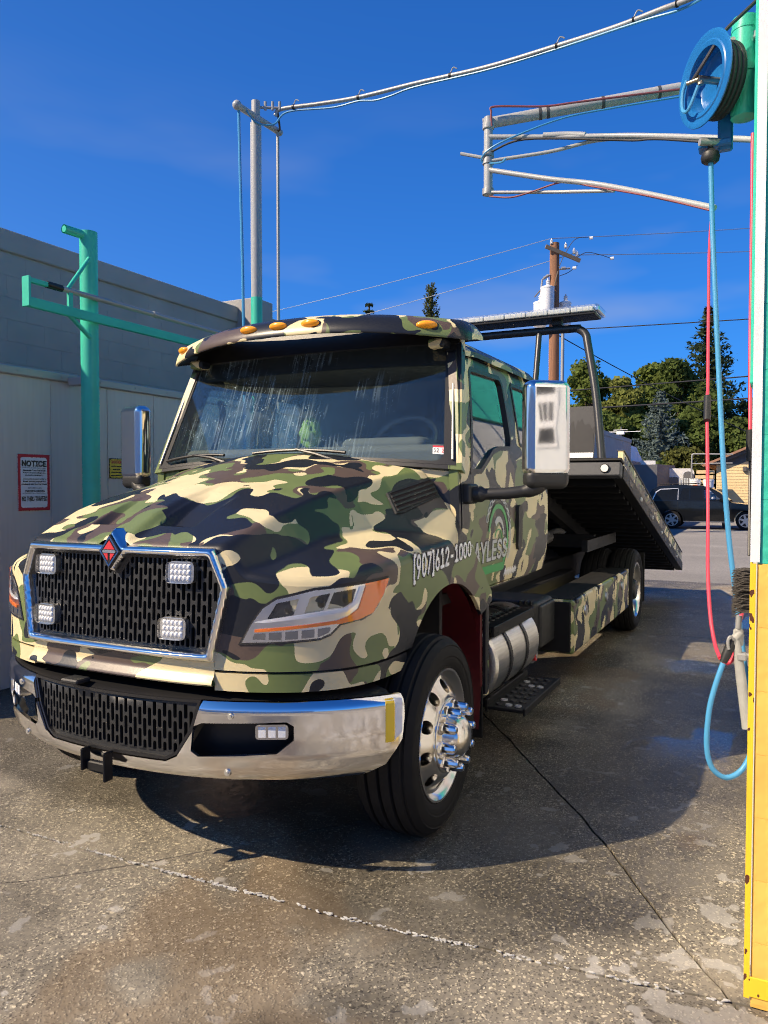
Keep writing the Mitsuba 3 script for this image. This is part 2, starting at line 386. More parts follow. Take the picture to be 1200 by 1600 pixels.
# ---------------------------------------------------------------- metal panel fence, left
fen = thing('metal_fence', 'tall fence of grey sheet metal panels with a bright metal top rail', 'fence')
FX = -5.35
ys = [3.1, 4.47, 5.08, 5.66, 6.9, 8.1, 9.3, 10.5]
for a, b in zip(ys[:-1], ys[1:]):
    add('panel', bx(FX - .02, FX + r_.random() * .002, a + .003, b - .003, .06, 2.53, .003), 'm_panel', fen)
    add('seam_strip', bx(FX + .0025, FX + .006, b - .004, b + .004, .06, 2.52), 'm_panel', fen)
add('top_rail', bx(FX - .05, FX + .03, 3.08, 10.5, 2.53, 2.60, .008), 'm_galv', fen)
for y in np.arange(3.3, 10, .42): add('bolt', cyl((FX + .029, y, 2.565), (FX + .037, y, 2.565), .010, 8), 'm_galv', fen)
for y in (3.3, 5.7, 8.1, 10.3): add('post', bx(FX - .12, FX - .055, y - .03, y + .03, 0, 2.5), 'm_galv', fen)

def sign(name, label, X, y0, y1, z0, z1, bg, items, border=None):
    s = thing(name, label, 'sign')
    pl = ((X, 0, 0), (0, 1, 0), (0, 0, 1))
    add('board', prism(rrect(y0, y1, z0, z1, .012), *pl, .001, .004), bg, s)
    if border:
        add('border', prism(sbox(y0, z0, y1, z1).difference(rrect(y0 + border[1], y1 - border[1], z0 + border[1], z1 - border[1], .02)), *pl, .004, .0055), border[0], s)
    for txt, m, a, b, c, d, bold in items:
        w, h = y1 - y0, z1 - z0
        g = sbox(0, 0, 1, 1) if txt == '-' else text_poly(txt, .05, bold).buffer(.0022)
        add('print', prism(fit(g, y0 + a * w, y0 + b * w, z0 + c * h, z0 + d * h), *pl, .004, .0052), m, s)
mat('m_signwhite', (.62, .63, .64), .5); mat('m_signred', (.40, .015, .03), .5); mat('m_signyellow', (.62, .45, .03), .5)
sign('notice_sign', 'white notice sign with dark red border and black lettering on the fence', FX + .006, 4.141, 4.441, 1.455, 1.909, 'm_signwhite',
     [('NOTICE', 'm_black', .12, .90, .780, .890, True), ('-', 'm_black', .13, .88, .755, .762, 0),
      ('Mountain Tree Car Wash', 'm_black', .16, .87, .700, .730, True), ('and its surroundings are', 'm_black', .16, .87, .655, .685, True), ('PRIVATE PROPERTY', 'm_black', .22, .80, .615, .638, True),
      ('Access is granted only to', 'm_black', .15, .88, .545, .575, True), ('those actively engaged in', 'm_black', .15, .87, .500, .530, True), ('business with the Car Wash', 'm_black', .11, .90, .455, .485, True),
      ('All others are', 'm_black', .30, .73, .390, .415, True), ('TRESPASSING', 'm_black', .20, .83, .325, .365, True), ('-', 'm_black', .13, .88, .295, .302, 0),
      ('NO THRU TRAFFIC', 'm_black', .11, .90, .165, .255, True)], ('m_signred', .024))
sign('caution_sign', 'small yellow caution sign with dark red heading right of the teal post', FX + .006, 5.085, 5.255, 1.722, 1.905, 'm_signyellow',
     [('CAUTION', 'm_signred', .10, .90, .74, .90, True), ('-', 'm_black', .12, .88, .58, .63, 0), ('-', 'm_black', .25, .75, .42, .47, 0), ('-', 'm_black', .10, .88, .28, .33, 0), ('-', 'm_black', .10, .88, .12, .17, 0)], ('m_black', .008))

# ---------------------------------------------------------------- teal post with rail frame
PXX = -5.1
tp = thing('teal_post', 'teal painted steel post carrying a sideways rail frame, in front of the fence', 'post')
add('pole', cyl((PXX, 4.66, 0), (PXX, 4.66, 3.76), .072, 28), 'm_teal', tp, smooth=40)
add('stub_pipe', cat(tube([(PXX, 4.66, 3.725), (PXX - .02, 4.43, 3.725)], .036, 18, False), tube([(PXX, 4.60, 3.725), (PXX - .02, 4.43, 3.725)], .026, 18)), 'm_teal', tp, smooth=40)
add('channel', bx(PXX + .075, PXX + .115, 3.99, 6.35, 3.00, 3.075, .004), 'm_teal', tp)
add('end_plate', bx(PXX + .055, PXX + .135, 3.97, 3.99, 3.00, 3.225, .003), 'm_teal', tp)
add('top_bar', bx(PXX + .075, PXX + .115, 3.99, 4.30, 3.185, 3.22, .003), 'm_teal', tp)
add('rail', cyl((PXX + .095, 4.16, 3.205), (PXX + .095, 6.36, 3.20), .022, 14), 'm_galv', tp, smooth=40)
add('rail_clamp', cyl((PXX + .095, 4.16, 3.205), (PXX + .095, 4.30, 3.205), .028, 12), 'm_black', tp, smooth=40)
add('rail_clamp', cyl((PXX + .095, 5.30, 3.203), (PXX + .095, 5.36, 3.203), .028, 12), 'm_galv', tp, smooth=40)
add('strut', bx(PXX + .08, PXX + .11, 4.36, 4.40, 3.07, 3.20, .003), 'm_teal', tp)
add('brace', cyl((PXX + .05, 4.62, 3.53), (PXX + .095, 4.36, 3.215), .016, 12), 'm_teal', tp, smooth=40)
add('brace', cyl((PXX + .05, 4.62, 2.88), (PXX + .095, 4.36, 3.02), .018, 12), 'm_teal', tp, smooth=40)
add('bracket', bx(FX + .03, PXX - .06, 4.62, 4.70, 2.50, 2.57, .006), 'm_galv', tp)
add('hook', tube(curve([(PXX + .07, 4.70, 1.52), (PXX + .11, 4.72, 1.51), (PXX + .12, 4.74, 1.47), (PXX + .10, 4.74, 1.45)], 4), .010, 8), 'm_black', tp, smooth=40)

# ---------------------------------------------------------------- tall pole with crossbar and overhead hose pipe
hp = thing('hose_pole', 'tall white pole with teal base and a crossbar behind the cab', 'pole')
add('pole', cyl((PXX, 7.0, 3.73), (PXX, 7.0, 5.62), .061, 26), 'm_greypaint', hp, smooth=40)
add('base', cyl((PXX, 7.0, 0), (PXX, 7.0, 3.73), .062, 26), 'm_teal', hp, smooth=40)
add('crossbar', cyl((-5.13, 6.72, 5.70), (-5.06, 7.42, 5.68), .036, 14), 'm_greypaint', hp, smooth=40)
add('end_cap', trimesh.creation.icosphere(subdivisions=2, radius=.05).apply_translation((-5.13, 6.71, 5.70)), 'm_greypaint', hp, smooth=True)
add('top_cap', cyl((PXX, 7.0, 5.60), (PXX, 7.0, 5.86), .048, 18), 'm_greypaint', hp, smooth=40)
add('swivel', cat(cyl((-5.08, 7.02, 5.80), (-4.86, 7.13, 5.79), .014, 8), *[cyl((-5.08 + .07 * i, 7.02 + .035 * i, 5.77), (-5.08 + .07 * i, 7.02 + .035 * i, 5.86), .016, 8) for i in range(4)]), 'm_galv', hp, smooth=40)
lb = [(-4.93, 7.12, 5.72), (-4.856, 7.142, 5.785), (-4.39, 7.185, 5.759), (-3.925, 7.194, 5.726), (-3.241, 7.145, 5.69), (-2.46, 7.031, 5.605), (-1.754, 6.88, 5.547), (-1.224, 6.696, 5.472), (-.822, 6.505, 5.409), (-.573, 6.347, 5.345), (-.05, 6.15, 5.338)]
pipe = thing('overhead_pipe', 'long thin grey pipe sagging across the sky from the tall pole to the upper right', 'pipe')
add('tube', tube(curve(lb), .021, 12), 'm_galv', pipe, smooth=40)
for t in (.14, .30, .46, .60, .74, .86):
    q = curve(lb)[int(t * (len(curve(lb)) - 1))]
    add('clip', tube(curve([q + [0, 0, .02], q + [.03, 0, .07], q + [.07, 0, .05]], 4), .006, 6), 'm_galv', pipe, smooth=40)
    add('band', cyl(q + [-.012, 0, 0], q + [.012, 0, 0], .027, 10), 'm_black', pipe, smooth=40)
lh = [(-5.10, 6.80, 5.70), (-5.05, 6.95, 5.60), (-4.93, 7.10, 5.62), (-4.781, 7.156, 5.745), (-4.241, 7.201, 5.693), (-3.92, 7.183, 5.681), (-3.728, 7.178, 5.643), (-3.536, 7.162, 5.638), (-3.241, 7.144, 5.655), (-2.46, 7.03, 5.577), (-1.753, 6.88, 5.52), (-1.002, 6.582, 5.40), (-.698, 6.453, 5.337), (-.504, 6.325, 5.308), (-.05, 6.12, 5.32)]
add('air_hose', tube(curve(lh), .010, 8), 'm_bluehose', smooth=40, label='thin blue hose strapped under the long overhead pipe', cat='hose')
add('hanging_hose', tube(curve([(-5.138, 6.749, 5.69), (-5.106, 6.732, 4.792), (-5.075, 6.717, 3.972), (-5.053, 6.702, 3.0), (-5.04, 6.69, 1.2)]), .016, 8), 'm_bluehose', smooth=40, label='thin dark blue hose hanging left of the tall pole', cat='hose')
dp = thing('hanging_pipe', 'thin pinkish pipe hanging straight down right of the tall pole', 'pipe')
add('tube', cyl((-5.052, 7.351, 5.66), (-5.011, 7.287, 1.1), .019, 10), 'm_galv', dp, smooth=40)
add('link', tube(curve([(-4.90, 7.13, 5.75), (-4.93, 7.2, 5.68), (-4.99, 7.3, 5.66), (-5.05, 7.35, 5.67)], 5), .012, 8), 'm_wire', dp, smooth=40)

# ---------------------------------------------------------------- wash bay wall, right
rw = thing('wash_bay_wall', 'teal and yellow block wall end with white corner trim at right edge', 'wall')
RX, RY = -.055, 2.65
add('core', bx(RX + .03, .34, RY + .02, 12, 0, 4.6), 'm_panelR', rw)
hs = .2
for k in range(23):
    z0, z1 = hs * k + .01, hs * (k + 1) + .01
    m = 'm_tealblock' if z0 > 1.39 else 'm_yellowblock'
    for x0, x1 in (((RX + .024, .14), (.14, .34)) if k % 2 else ((RX + .024, .34),)):
        add('block', bx(x0 + .0004, x1 - .0004, RY, RY + .03, z0 + .0004, z1 - .0004, .0006), m, rw)
add('mortar', bx(RX + .02, .34, RY + .002, RY + .025, 0, 1.41), 'm_yellowblock', rw)
add('mortar', bx(RX + .02, .34, RY + .003, RY + .025, 1.41, 4.6), 'm_tealblock', rw)
add('corner_trim', cat(bx(RX, RX + .027, RY - .008, RY - .002, 1.415, 4.6), bx(RX, RX + .006, RY - .002, RY + .12, 1.415, 4.6)), 'm_whitesteel', rw, label='white painted upper corner trim')
add('corner_trim', cat(bx(RX, RX + .017, RY - .006, RY, .03, 1.41), bx(RX, RX + .006, RY, RY + .12, .03, 1.41)), 'm_yellowsteel', rw, label='chipped yellow lower corner trim')
add('base_strip', bx(RX + .002, .34, RY - .006, RY - .001, .035, .10, .002), 'm_yellowsteel', rw)
for i in range(7):
    add('panel', bx(RX + .004, RX + .03, 2.80 + 1.31 * i, 4.105 + 1.31 * i, .05, 2.95), 'm_panelR', rw)
add('upper_wall', bx(-.095, .2, 4.15, 12, 2.95, 4.6, .01), 'm_teal', rw)
add('teal_pier', bx(-.095, .2, 3.95, 4.15, 2.12, 4.6, .01), 'm_teal', rw)

wb = thing('wall_board', 'black and white board on the wash bay wall, mirrored in the chrome door mirror', 'board')
add('plate', bx(RX - .006, RX + .003, 3.28, 3.52, 1.90, 2.42, .002), 'm_white', wb)
for z in (1.93, 2.28): add('black_field', bx(RX - .009, RX - .0062, 3.31, 3.49, z, z + .11), 'm_black', wb)
for q in range(3): add('mark', bx(RX - .009, RX - .0062, 3.33 + .055 * q, 3.365 + .055 * q, 2.09, 2.22), 'm_black', wb)
# hose reel on the wall
ht = thing('reel_mount', 'teal pipe mount bolted to the wall beside the blue reel', 'mount')
add('cylinder', cyl((-.15, 4.27, 3.48), (-.15, 4.27, 3.96), .060, 26), 'm_teal', ht, smooth=40)
add('collar', cyl((-.15, 4.27, 3.69), (-.15, 4.27, 3.72), .066, 26), 'm_teal', ht, smooth=40)
add('collar', cyl((-.15, 4.27, 3.90), (-.15, 4.27, 3.915), .063, 26), 'm_teal', ht, smooth=40)
add('bracket', bx(-.245, -.205, 4.20, 4.34, 3.66, 3.86, .005), 'm_teal', ht)
add('bolt', cat(*[cyl((-.2, 4.195, z), (-.2, 4.21, z), .012, 8) for z in (3.70, 3.84)]), 'm_galv', ht)
add('clamp', bx(-.11, -.06, 4.19, 4.26, 3.82, 3.86, .006), 'm_galv', ht)
rl = thing('hose_reel', 'blue round hose reel with a brass swivel, high at the right', 'hose reel')
RC = np.array([-.275, 4.215, 3.665]); RA = math.radians(37)
def reel(prof, n=56):     # axis along local x, turned so that -x faces left and towards the camera
    return xf(lathe([(a * .60, b * .84) for a, b in prof], n), RA, RC)
add('front_disc', reel([(.030, .0), (.030, .10), (.026, .150), (.010, .166), (-.100, .172), (-.112, .178), (-.118, .205), (-.110, .212), (-.118, .245), (-.113, .262), (-.105, .264), (-.100, .258), (-.100, .2), (-.090, .182), (.02, .176), (.04, .15), (.04, 0)]), 'm_reelblue', rl, smooth=35)
add('rear_disc', reel([(.085, 0), (.085, .205), (.078, .21), (.070, .205), (.070, 0)]), 'm_black', rl, smooth=35)
add('wound_hose', cat(*[reel([(x + .022 * math.cos(a), .20 + .013 * math.sin(a)) for a in np.linspace(0, 2 * np.pi, 9)], 48) for x in np.arange(-.06, .07, .040)]), 'm_plastic', rl, smooth=50)
add('drum', reel([(-.09, .185), (.07, .185)]), 'm_black', rl, smooth=40)
d_ = np.array([-math.cos(RA), -math.sin(RA), 0])
add('swivel', cat(cyl(RC - d_ * .02, RC + d_ * .10, .018, 14), cyl(RC + d_ * .085 + [0, 0, -.028], RC + d_ * .085 + [0, 0, .012], .015, 12), cyl(RC + d_ * .095, RC + d_ * .095 + [-.055, .02, -.002], .011, 10)), mat('m_brass', (.42, .36, .27), .35, 1.0), rl, smooth=40)
add('feed_hose', tube(curve([RC + d_ * .095 + [-.03, .01, 0], RC + d_ * .13 + [.05, 0, .06], [-.24, 4.12, 3.84], [-.15, 4.15, 3.93], [-.07, 4.2, 4.02]]), .009, 8), 'm_wire', rl, smooth=40)
sd = np.array([math.sin(RA), -math.cos(RA), 0])
add('inlet_hose', tube(curve([RC + d_ * .095 + [0, 0, -.03], RC + d_ * .11 - sd * .06 + [0, 0, -.12], RC + d_ * .10 - sd * .13 + [0, 0, -.09], RC + d_ * .09 - sd * .15 + [0, 0, 0], RC + d_ * .08 - sd * .13 + [0, 0, .06]]), .009, 8), 'm_bluehose', rl, smooth=40)
add('arm', cat(bx(-.27, -.20, 4.30, 4.36, 3.36, 3.70, .01), bx(-.36, -.20, 4.27, 4.36, 3.37, 3.40, .006)), 'm_reelblue', rl)
add('roller_guide', cat(cyl((-.35, 4.24, 3.39), (-.24, 4.30, 3.39), .018, 12), cyl((-.35, 4.28, 3.41), (-.24, 4.34, 3.41), .018, 12)), 'm_galv', rl, smooth=40)
add('stopper', lathe([(-.03, .012), (-.03, .03), (-.02, .042), (.0, .046), (.02, .042), (.03, .028), (.045, .014), (.06, .014)], 20).apply_transform(trimesh.transformations.rotation_matrix(-math.pi / 2, [0, 1, 0])).apply_translation((-.301, 4.28, 3.32)), 'm_plastic', rl, smooth=40)
add('mark', bx(-.005, .005, -.002, .002, -.03, .03).apply_transform(trimesh.transformations.rotation_matrix(RA, [0, 0, 1])).apply_translation(RC - d_ * .010 + sd * .03 + [0, 0, -.09]), 'm_yellowtape', rl)

bh = [(-.301, 4.281, 3.35), (-.287, 4.275, 2.982), (-.269, 4.249, 2.652), (-.24, 4.212, 2.163), (-.21, 4.154, 1.713), (-.179, 4.135, 1.367), (-.142, 4.109, 1.088), (-.109, 4.061, .849), (-.083, 4.01, .647), (-.061, 3.96, .511), (-.062, 3.956, .421), (-.101, 3.933, .325), (-.167, 3.898, .286), (-.227, 3.87, .331), (-.252, 3.861, .436), (-.244, 3.871, .601), (-.219, 3.888, .721), (-.189, 3.908, .822)]
add('blue_hose', tube(curve(bh), .0125, 12), 'm_bluehose', smooth=40, label='blue hose hanging from the reel and looping near the ground', cat='hose')
rh = [(-.388, 5.7, 3.521), (-.383, 5.465, 3.149), (-.366, 5.232, 2.689), (-.348, 5.001, 2.263), (-.342, 4.886, 2.1), (-.307, 4.546, 1.51), (-.288, 4.32, 1.217), (-.263, 4.157, 1.009), (-.234, 4.055, .885), (-.205, 3.956, .835)]
k = thing('red_hose', 'red hose left of the blue hose, hanging down from the lower boom arm', 'hose')
add('tube', tube(curve(rh), .0095, 10), 'm_redhose', k, smooth=40)
add('grip', cyl((-.345, 4.935, 2.18), (-.337, 4.83, 2.03), .020, 12), 'm_plastic', k, smooth=40)
k = thing('red_hose', 'red hose close against the white corner trim, ending in a black grip', 'hose')
add('tube', tube(curve([(-.139, 5.502, 3.9), (-.132, 5.365, 3.089), (-.127, 5.231, 2.433), (-.118, 5.107, 1.987)]), .011, 10), 'm_redhose', k, smooth=40)
add('grip', cyl((-.118, 5.107, 1.99), (-.115, 5.102, 1.80), .022, 12), 'm_plastic', k, smooth=40)
add('lance', cyl((-.115, 5.102, 1.81), (-.107, 4.9, 1.25), .009, 8), 'm_black', k, smooth=40)
g = thing('spray_gun', 'black and grey pistol spray gun hung on the wall at the blue hose end', 'spray gun')
add('grip', tube([(-.189, 3.908, .825), (-.176, 3.916, .86), (-.160, 3.925, .906), (-.150, 3.93, .93)], [.016, .021, .022, .018], 12), 'm_plastic', g, smooth=40)
add('body', cat(cyl((-.155, 3.93, .915), (-.118, 3.95, .965), .022, 12), bx(-.150, -.105, 3.93, 3.965, .90, .985, .01)), 'm_greyplastic', g, smooth=40)
add('trigger', tube(curve([(-.145, 3.915, .935), (-.160, 3.905, .95), (-.170, 3.90, .925), (-.165, 3.90, .89)], 5), .007, 8), 'm_galv', g, smooth=40)
add('inlet', cyl((-.128, 3.944, .985), (-.126, 3.946, 1.045), .014, 10), 'm_galv', g, smooth=40)
add('red_feed', tube(curve([(-.205, 3.956, .835), (-.17, 3.97, .81), (-.145, 3.98, .85), (-.13, 4.0, .94), (-.126, 4.05, 1.0), (-.10, 4.2, 1.1)]), .0095, 10), 'm_redhose', g, smooth=40)
wt = thing('wand_holder', 'grey tube holder hanging slanted on the wall under the spray gun', 'holder')
add('tube', tube([(-.135, 3.935, .93), (-.112, 3.921, .755), (-.082, 3.894, .53)], [.018, .023, .023], 16), 'm_greyplastic', wt, smooth=40)
add('clamp', bx(-.13, -.09, 3.90, 3.96, .84, .875, .006), 'm_galv', wt)
add('arm', cyl((-.12, 3.93, .86), (-.03, 3.95, .86), .012, 10), 'm_galv', wt, smooth=40)
fb = thing('foam_brush', 'dark bristle brush head sticking out from the wall at the yellow paint line', 'brush')
add('head', bx(-.065, -.035, 3.78, 3.96, 1.07, 1.29, .01), 'm_plastic', fb)
br = []
rb = np.random.default_rng(11)
for i in range(520):
    y, z = 3.79 + .16 * rb.random(), 1.085 + .19 * rb.random()
    L = .075 + .02 * rb.random(); dz = rb.normal(-.012, .012); dy = rb.normal(0, .012)
    br.append(tube([(-.062, y, z), (-.062 - L * .5, y + dy * .5, z + .004 + dz * .3), (-.062 - L, y + dy, z + dz)], [.0022, .0019, .0008], 4, False))
add('bristles', cat(br), 'm_bristle', fb, kind='stuff')

# ---------------------------------------------------------------- swing booms
sb = thing('swing_boom', 'thick pale pipe boom with a short vertical end post against the sky', 'boom')
add('main_arm', tube([(-2.291, 6.46, 4.803), (-.736, 6.96, 4.981), (-.02, 7.19, 5.05)], .046, 18), 'm_greypaint', sb, smooth=40)
add('end_post', cyl((-2.23, 6.43, 4.835), (-2.225, 6.42, 4.17), .038, 16), 'm_greypaint', sb, smooth=40)
for z in (4.76, 4.52, 4.46, 4.20): add('collar', cyl((-2.229, 6.427, z - .025), (-2.229, 6.427, z + .025), .050, 14), 'm_galv' if z < 4.7 else 'm_greypaint', sb, smooth=40)
add('counter_rod', cyl((-2.48, 6.422, 4.573), (-2.23, 6.428, 4.485), .015, 8), 'm_greypaint', sb, smooth=40)
add('band', cat(*[cyl(np.array([-2.291, 6.46, 4.803]) + t * np.array([1.555, .5, .178]) - .012 * np.array([.95, .3, .11]), np.array([-2.291, 6.46, 4.803]) + t * np.array([1.555, .5, .178]) + .012 * np.array([.95, .3, .11]), .050, 14) for t in (.30, .34, .62, .9)]), 'm_darkgrey', sb, smooth=40)
def armset(name, label, parts):
    k = thing(name, label, 'boom arm')
    for nm, p, r, m in parts: add(nm, tube(curve(p), r, 10), m, k, smooth=40)
    return k
armset('boom_arm', 'upper pair of thin pale boom arms reaching right toward the wall', [
    ('rod', [(-2.22, 6.41, 4.66), (-1.639, 6.453, 4.56), (-.956, 6.343, 4.388), (-.132, 5.847, 3.997)], .021, 'm_greypaint'),
    ('sleeve', [(-1.75, 6.445, 4.59), (-1.55, 6.452, 4.56), (-1.40, 6.44, 4.52)], .026, 'm_greypaint'),
    ('brace_rod', [(-2.22, 6.41, 4.455), (-1.698, 6.46, 4.454), (-1.332, 6.47, 4.473), (-.909, 6.34, 4.374)], .015, 'm_greypaint'),
    ('dark_hose', [(-2.22, 6.40, 4.52), (-1.9, 6.42, 4.58), (-1.2, 6.38, 4.42), (-1.0, 6.34, 4.36), (-.8, 6.24, 4.29), (-.35, 5.96, 4.06)], .009, 'm_wire')])
armset('boom_arm', 'lower pair of thin pale boom arms meeting at a point over the red hose', [
    ('rod', [(-2.22, 6.41, 4.38), (-1.655, 6.318, 4.169), (-1.196, 6.207, 3.999), (-.369, 5.711, 3.534)], .021, 'm_greypaint'),
    ('brace_rod', [(-2.2, 6.41, 4.185), (-1.607, 6.339, 4.064), (-1.119, 6.188, 3.94)], .014, 'm_greypaint'),
    ('red_line', [(-2.2, 6.38, 4.14), (-2.0, 6.35, 4.09), (-1.823, 6.344, 4.102), (-1.549, 6.314, 4.125), (-1.3, 6.235, 4.02), (-.8, 5.95, 3.76), (-.39, 5.71, 3.52)], .007, 'm_redline')])
k = thing('red_line', 'thin dull red hose running along the thick pale boom', 'hose')
add('tube', tube(curve([(-2.19, 6.40, 4.74), (-2.195, 6.40, 4.86), (-2.161, 6.41, 4.905), (-1.779, 6.53, 4.875), (-1.524, 6.60, 4.882), (-1.129, 6.74, 4.91), (-.73, 6.9, 4.944)], 6), .009, 8), 'm_redline', k, smooth=40)
k = thing('blue_line', 'thin blue hose sagging from the thick boom to its end post', 'hose')
add('tube', tube(curve([(-.724, 6.87, 4.87), (-1.214, 6.67, 4.80), (-1.606, 6.52, 4.735), (-2.003, 6.38, 4.6), (-2.188, 6.36, 4.535), (-2.27, 6.38, 4.48), (-2.25, 6.40, 4.44), (-2.1, 6.38, 4.41), (-2.06, 6.39, 4.44)], 6), .008, 8), 'm_bluehose', k, smooth=40)

# ---------------------------------------------------------------- the tow truck (local x = across, + to the driver's side)
XC = -2.52
tk = thing('tow_truck', 'green tan brown and black camouflage tow truck with a tilted flat bed', 'tow truck')
def ta(name, mesh, m, parent=None, smooth=35, **kw):
    if not isinstance(mesh, trimesh.Trimesh): mesh = cat(mesh)
    mesh = mesh.copy(); mesh.apply_translation((XC, 0, 0))
    return add(name, mesh, m, parent or tk, smooth=smooth, **kw)

def make_plan(w=1.06, y0=2.40, yb=3.10, n=2.9, yend=4.5):
    t = np.linspace(0, np.pi / 2, 400)
    x = w * np.sin(t) ** (2 / n); y = yb - (yb - y0) * np.cos(t) ** (2 / n)
    x, y = np.append(x, w), np.append(y, yend)
    return np.concatenate([[0], np.cumsum(np.hypot(np.diff(x), np.diff(y)))]), x, y
def plan_fn(pl, lean=.045, z0=.9, bulge=None):
    S, X, Y = pl
    def fn(s, z, h=0.0):
        s, z = np.asarray(s, float), np.asarray(z, float); a = np.abs(s)
        x, y = np.interp(a, S, X), np.interp(a, S, Y)
        tx, ty = (np.interp(a + .006, S, Q) - np.interp(np.maximum(a - .006, 0), S, Q) for Q in (X, Y))
        L = np.hypot(tx, ty) + 1e-12; nx, ny = ty / L, -tx / L
        hh = h + (bulge(z) if bulge else 0)
        ln = np.clip((z - z0) * lean, 0, 1) * np.clip((3.4 - y) / .6, 0, 1)
        return np.stack([np.where(s < 0, -1, 1) * (x + nx * hh), y + ny * hh + ln, z + 0 * s], -1)
    return fn
PLAN = make_plan(); fascia = plan_fn(PLAN); PS, PX, PY = PLAN
S_SIDE = float(np.interp(3.1001, PY, PS))

def smin(a, b, k): h = np.clip(.5 + .5 * (b - a) / k, 0, 1); return b * (1 - h) + a * h - k * h * (1 - h)
def smax(a, b, k): return -smin(-a, -b, k)
def crease_z(y): return np.interp(y, [2.35, 2.45, 2.60, 2.75, 3.0, 3.3, 3.5, 3.85], [1.385, 1.415, 1.475, 1.530, 1.595, 1.650, 1.688, 1.752])
def crease_w(y): return np.interp(y, [2.4, 2.8, 3.3, 3.55, 3.8], [.545, .605, .645, .72, .860])
def hood_z(x, y):
    a = np.abs(x)
    zc = crease_z(y)
    w = crease_w(y)
    crown = np.interp(y, [2.4, 2.9, 3.72], [.010, .045, .116]) * (1 - (np.minimum(a, w) / w) ** 2)
    spine = .034 * np.exp(-(x / .085) ** 6) * np.interp(y, [2.4, 2.6, 3.15], [.7, 1, 0])
    pocket = -.050 * np.clip((a - .105) / .03, 0, 1) * np.clip((.30 - a) / .03, 0, 1) * np.clip((y - 2.56) / .02, 0, 1) * np.interp(y, [2.56, 2.62, 2.92], [1, 1, 0])
    top = zc + crown + spine + pocket
    wall = zc + .012 - (a - w) * 1.55
    fz = np.interp(y, [2.35, 2.55, 2.75, 2.95, 3.3, 3.85], [1.245, 1.285, 1.345, 1.398, 1.435, 1.455]) - .26 * np.maximum(a - .80, -.25) - .9 * np.maximum(a - .98, 0) ** 1.5
    return smax(smin(top, wall, np.interp(y, [2.45, 2.8], [.045, .016])), fz, .026)

def hood_top():
    nt, nq = 420, 120
    s_end = S_SIDE + .70
    s = np.sign(np.linspace(-1, 1, nt)) * np.abs(np.linspace(-1, 1, nt)) * s_end
    B = fascia(s, np.full(nt, .9)); bx_, by_ = B[:, 0], B[:, 1]
    q = 1 - (1 - np.linspace(0, 1, nq)) ** 1.0
    q = np.concatenate([np.linspace(0, .93, nq - 14), 1 - .07 * (1 - np.linspace(0, 1, 15)[1:]) ** 1.6])
    ang = np.unwrap(np.arctan2(0, 1) * s)
    sy = np.maximum(by_, 3.1)
    Q, BX = np.meshgrid(q, bx_, indexing='ij'); _, BY = np.meshgrid(q, by_, indexing='ij'); _, SY = np.meshgrid(q, sy, indexing='ij')
    X = BX * Q; Y = SY + (BY - SY) * Q
    Y = Y - .09 * (1 - Q ** 2) * np.clip((SY - 3.1) / .7, 0, 1)
    Z = hood_z(X, Y)
    lean = np.clip((Z - .9) * .045, 0, 1) * np.clip((3.4 - BY) / .6, 0, 1) * Q ** 3
    Y = Y + lean
    # distance to the boundary, for the rounded lip
    d = np.full(Q.shape, 9.0); bl = fascia(s, np.full(nt, 1.3))
    for i in range(nt):
        lo, hi = max(0, i - 25), min(nt, i + 26)
        d[:, i] = np.sqrt((X[:, i][:, None] - bl[lo:hi, 0]) ** 2 + (Y[:, i][:, None] - bl[lo:hi, 1]) ** 2).min(1)
    r = .032
    t = np.clip(1 - d / r, 0, 1); Z = Z - r * (1 - np.sqrt(np.maximum(1 - t * t, 0)))
    V = np.stack([X, Y, Z], -1).reshape(-1, 3); F = []
    i, j = np.meshgrid(np.arange(nq - 1), np.arange(nt - 1), indexing='ij'); a = (i * nt + j).ravel()
    F = np.vstack([np.stack([a, a + nt, a + nt + 1], 1), np.stack([a, a + nt + 1, a + 1], 1)])
    edge = np.stack([s, Z[-1]], 1)
    return tm(V, F), edge
hood, hood_edge = hood_top()
if hood.face_normals[:, 2].mean() < 0: hood.faces = hood.faces[:, ::-1].copy()
def arch_poly(extra=0.0):
    # wheel arch in (s, z) of the fascia map; y = 3.1 + (s - S_SIDE) on the sides
    t = np.linspace(0, np.pi, 40); c = S_SIDE + .56
    return Polygon([(c + (.62 + extra) * math.cos(a), .49 + (.66 + extra) * math.sin(a)) for a in t] + [(c - (.62 + extra), .2), (c + (.62 + extra), .2)])
zb = .912
rear = [(S_SIDE + .70, 1.46), (S_SIDE + .78, 1.40), (S_SIDE + .90, 1.30), (S_SIDE + 1.06, 1.17), (S_SIDE + 1.21, 1.03), (S_SIDE + 1.215, .98)]
right = hood_edge[hood_edge[:, 0] >= 0]
side = Polygon([(0, zb)] + [(0.0, right[0, 1])] + [tuple(p) for p in right[:-1]] + [(S_SIDE + .70, right[-1, 1])] + [(a, min(b, right[-1, 1])) for a, b in rear[1:]] + [(S_SIDE + 1.0, zb)]).buffer(0)
S_HALF = .610
side = side.difference(arch_poly()).difference(sbox(-.1, zb - .1, .42, 1.50))
grille_outer = Polygon([(.0, .945), (.530, .945), (.595, 1.245), (.525, 1.40), (0, 1.40)])
side = side.difference(grille_outer.buffer(-.02)).difference(sbox(-.1, 0, .3, 1.6))
sk = shell(side, fascia, 0, -.022, .028, .04)
ta('hood', [hood] + [sk, mir(sk)], 'm_camo', smooth=24)
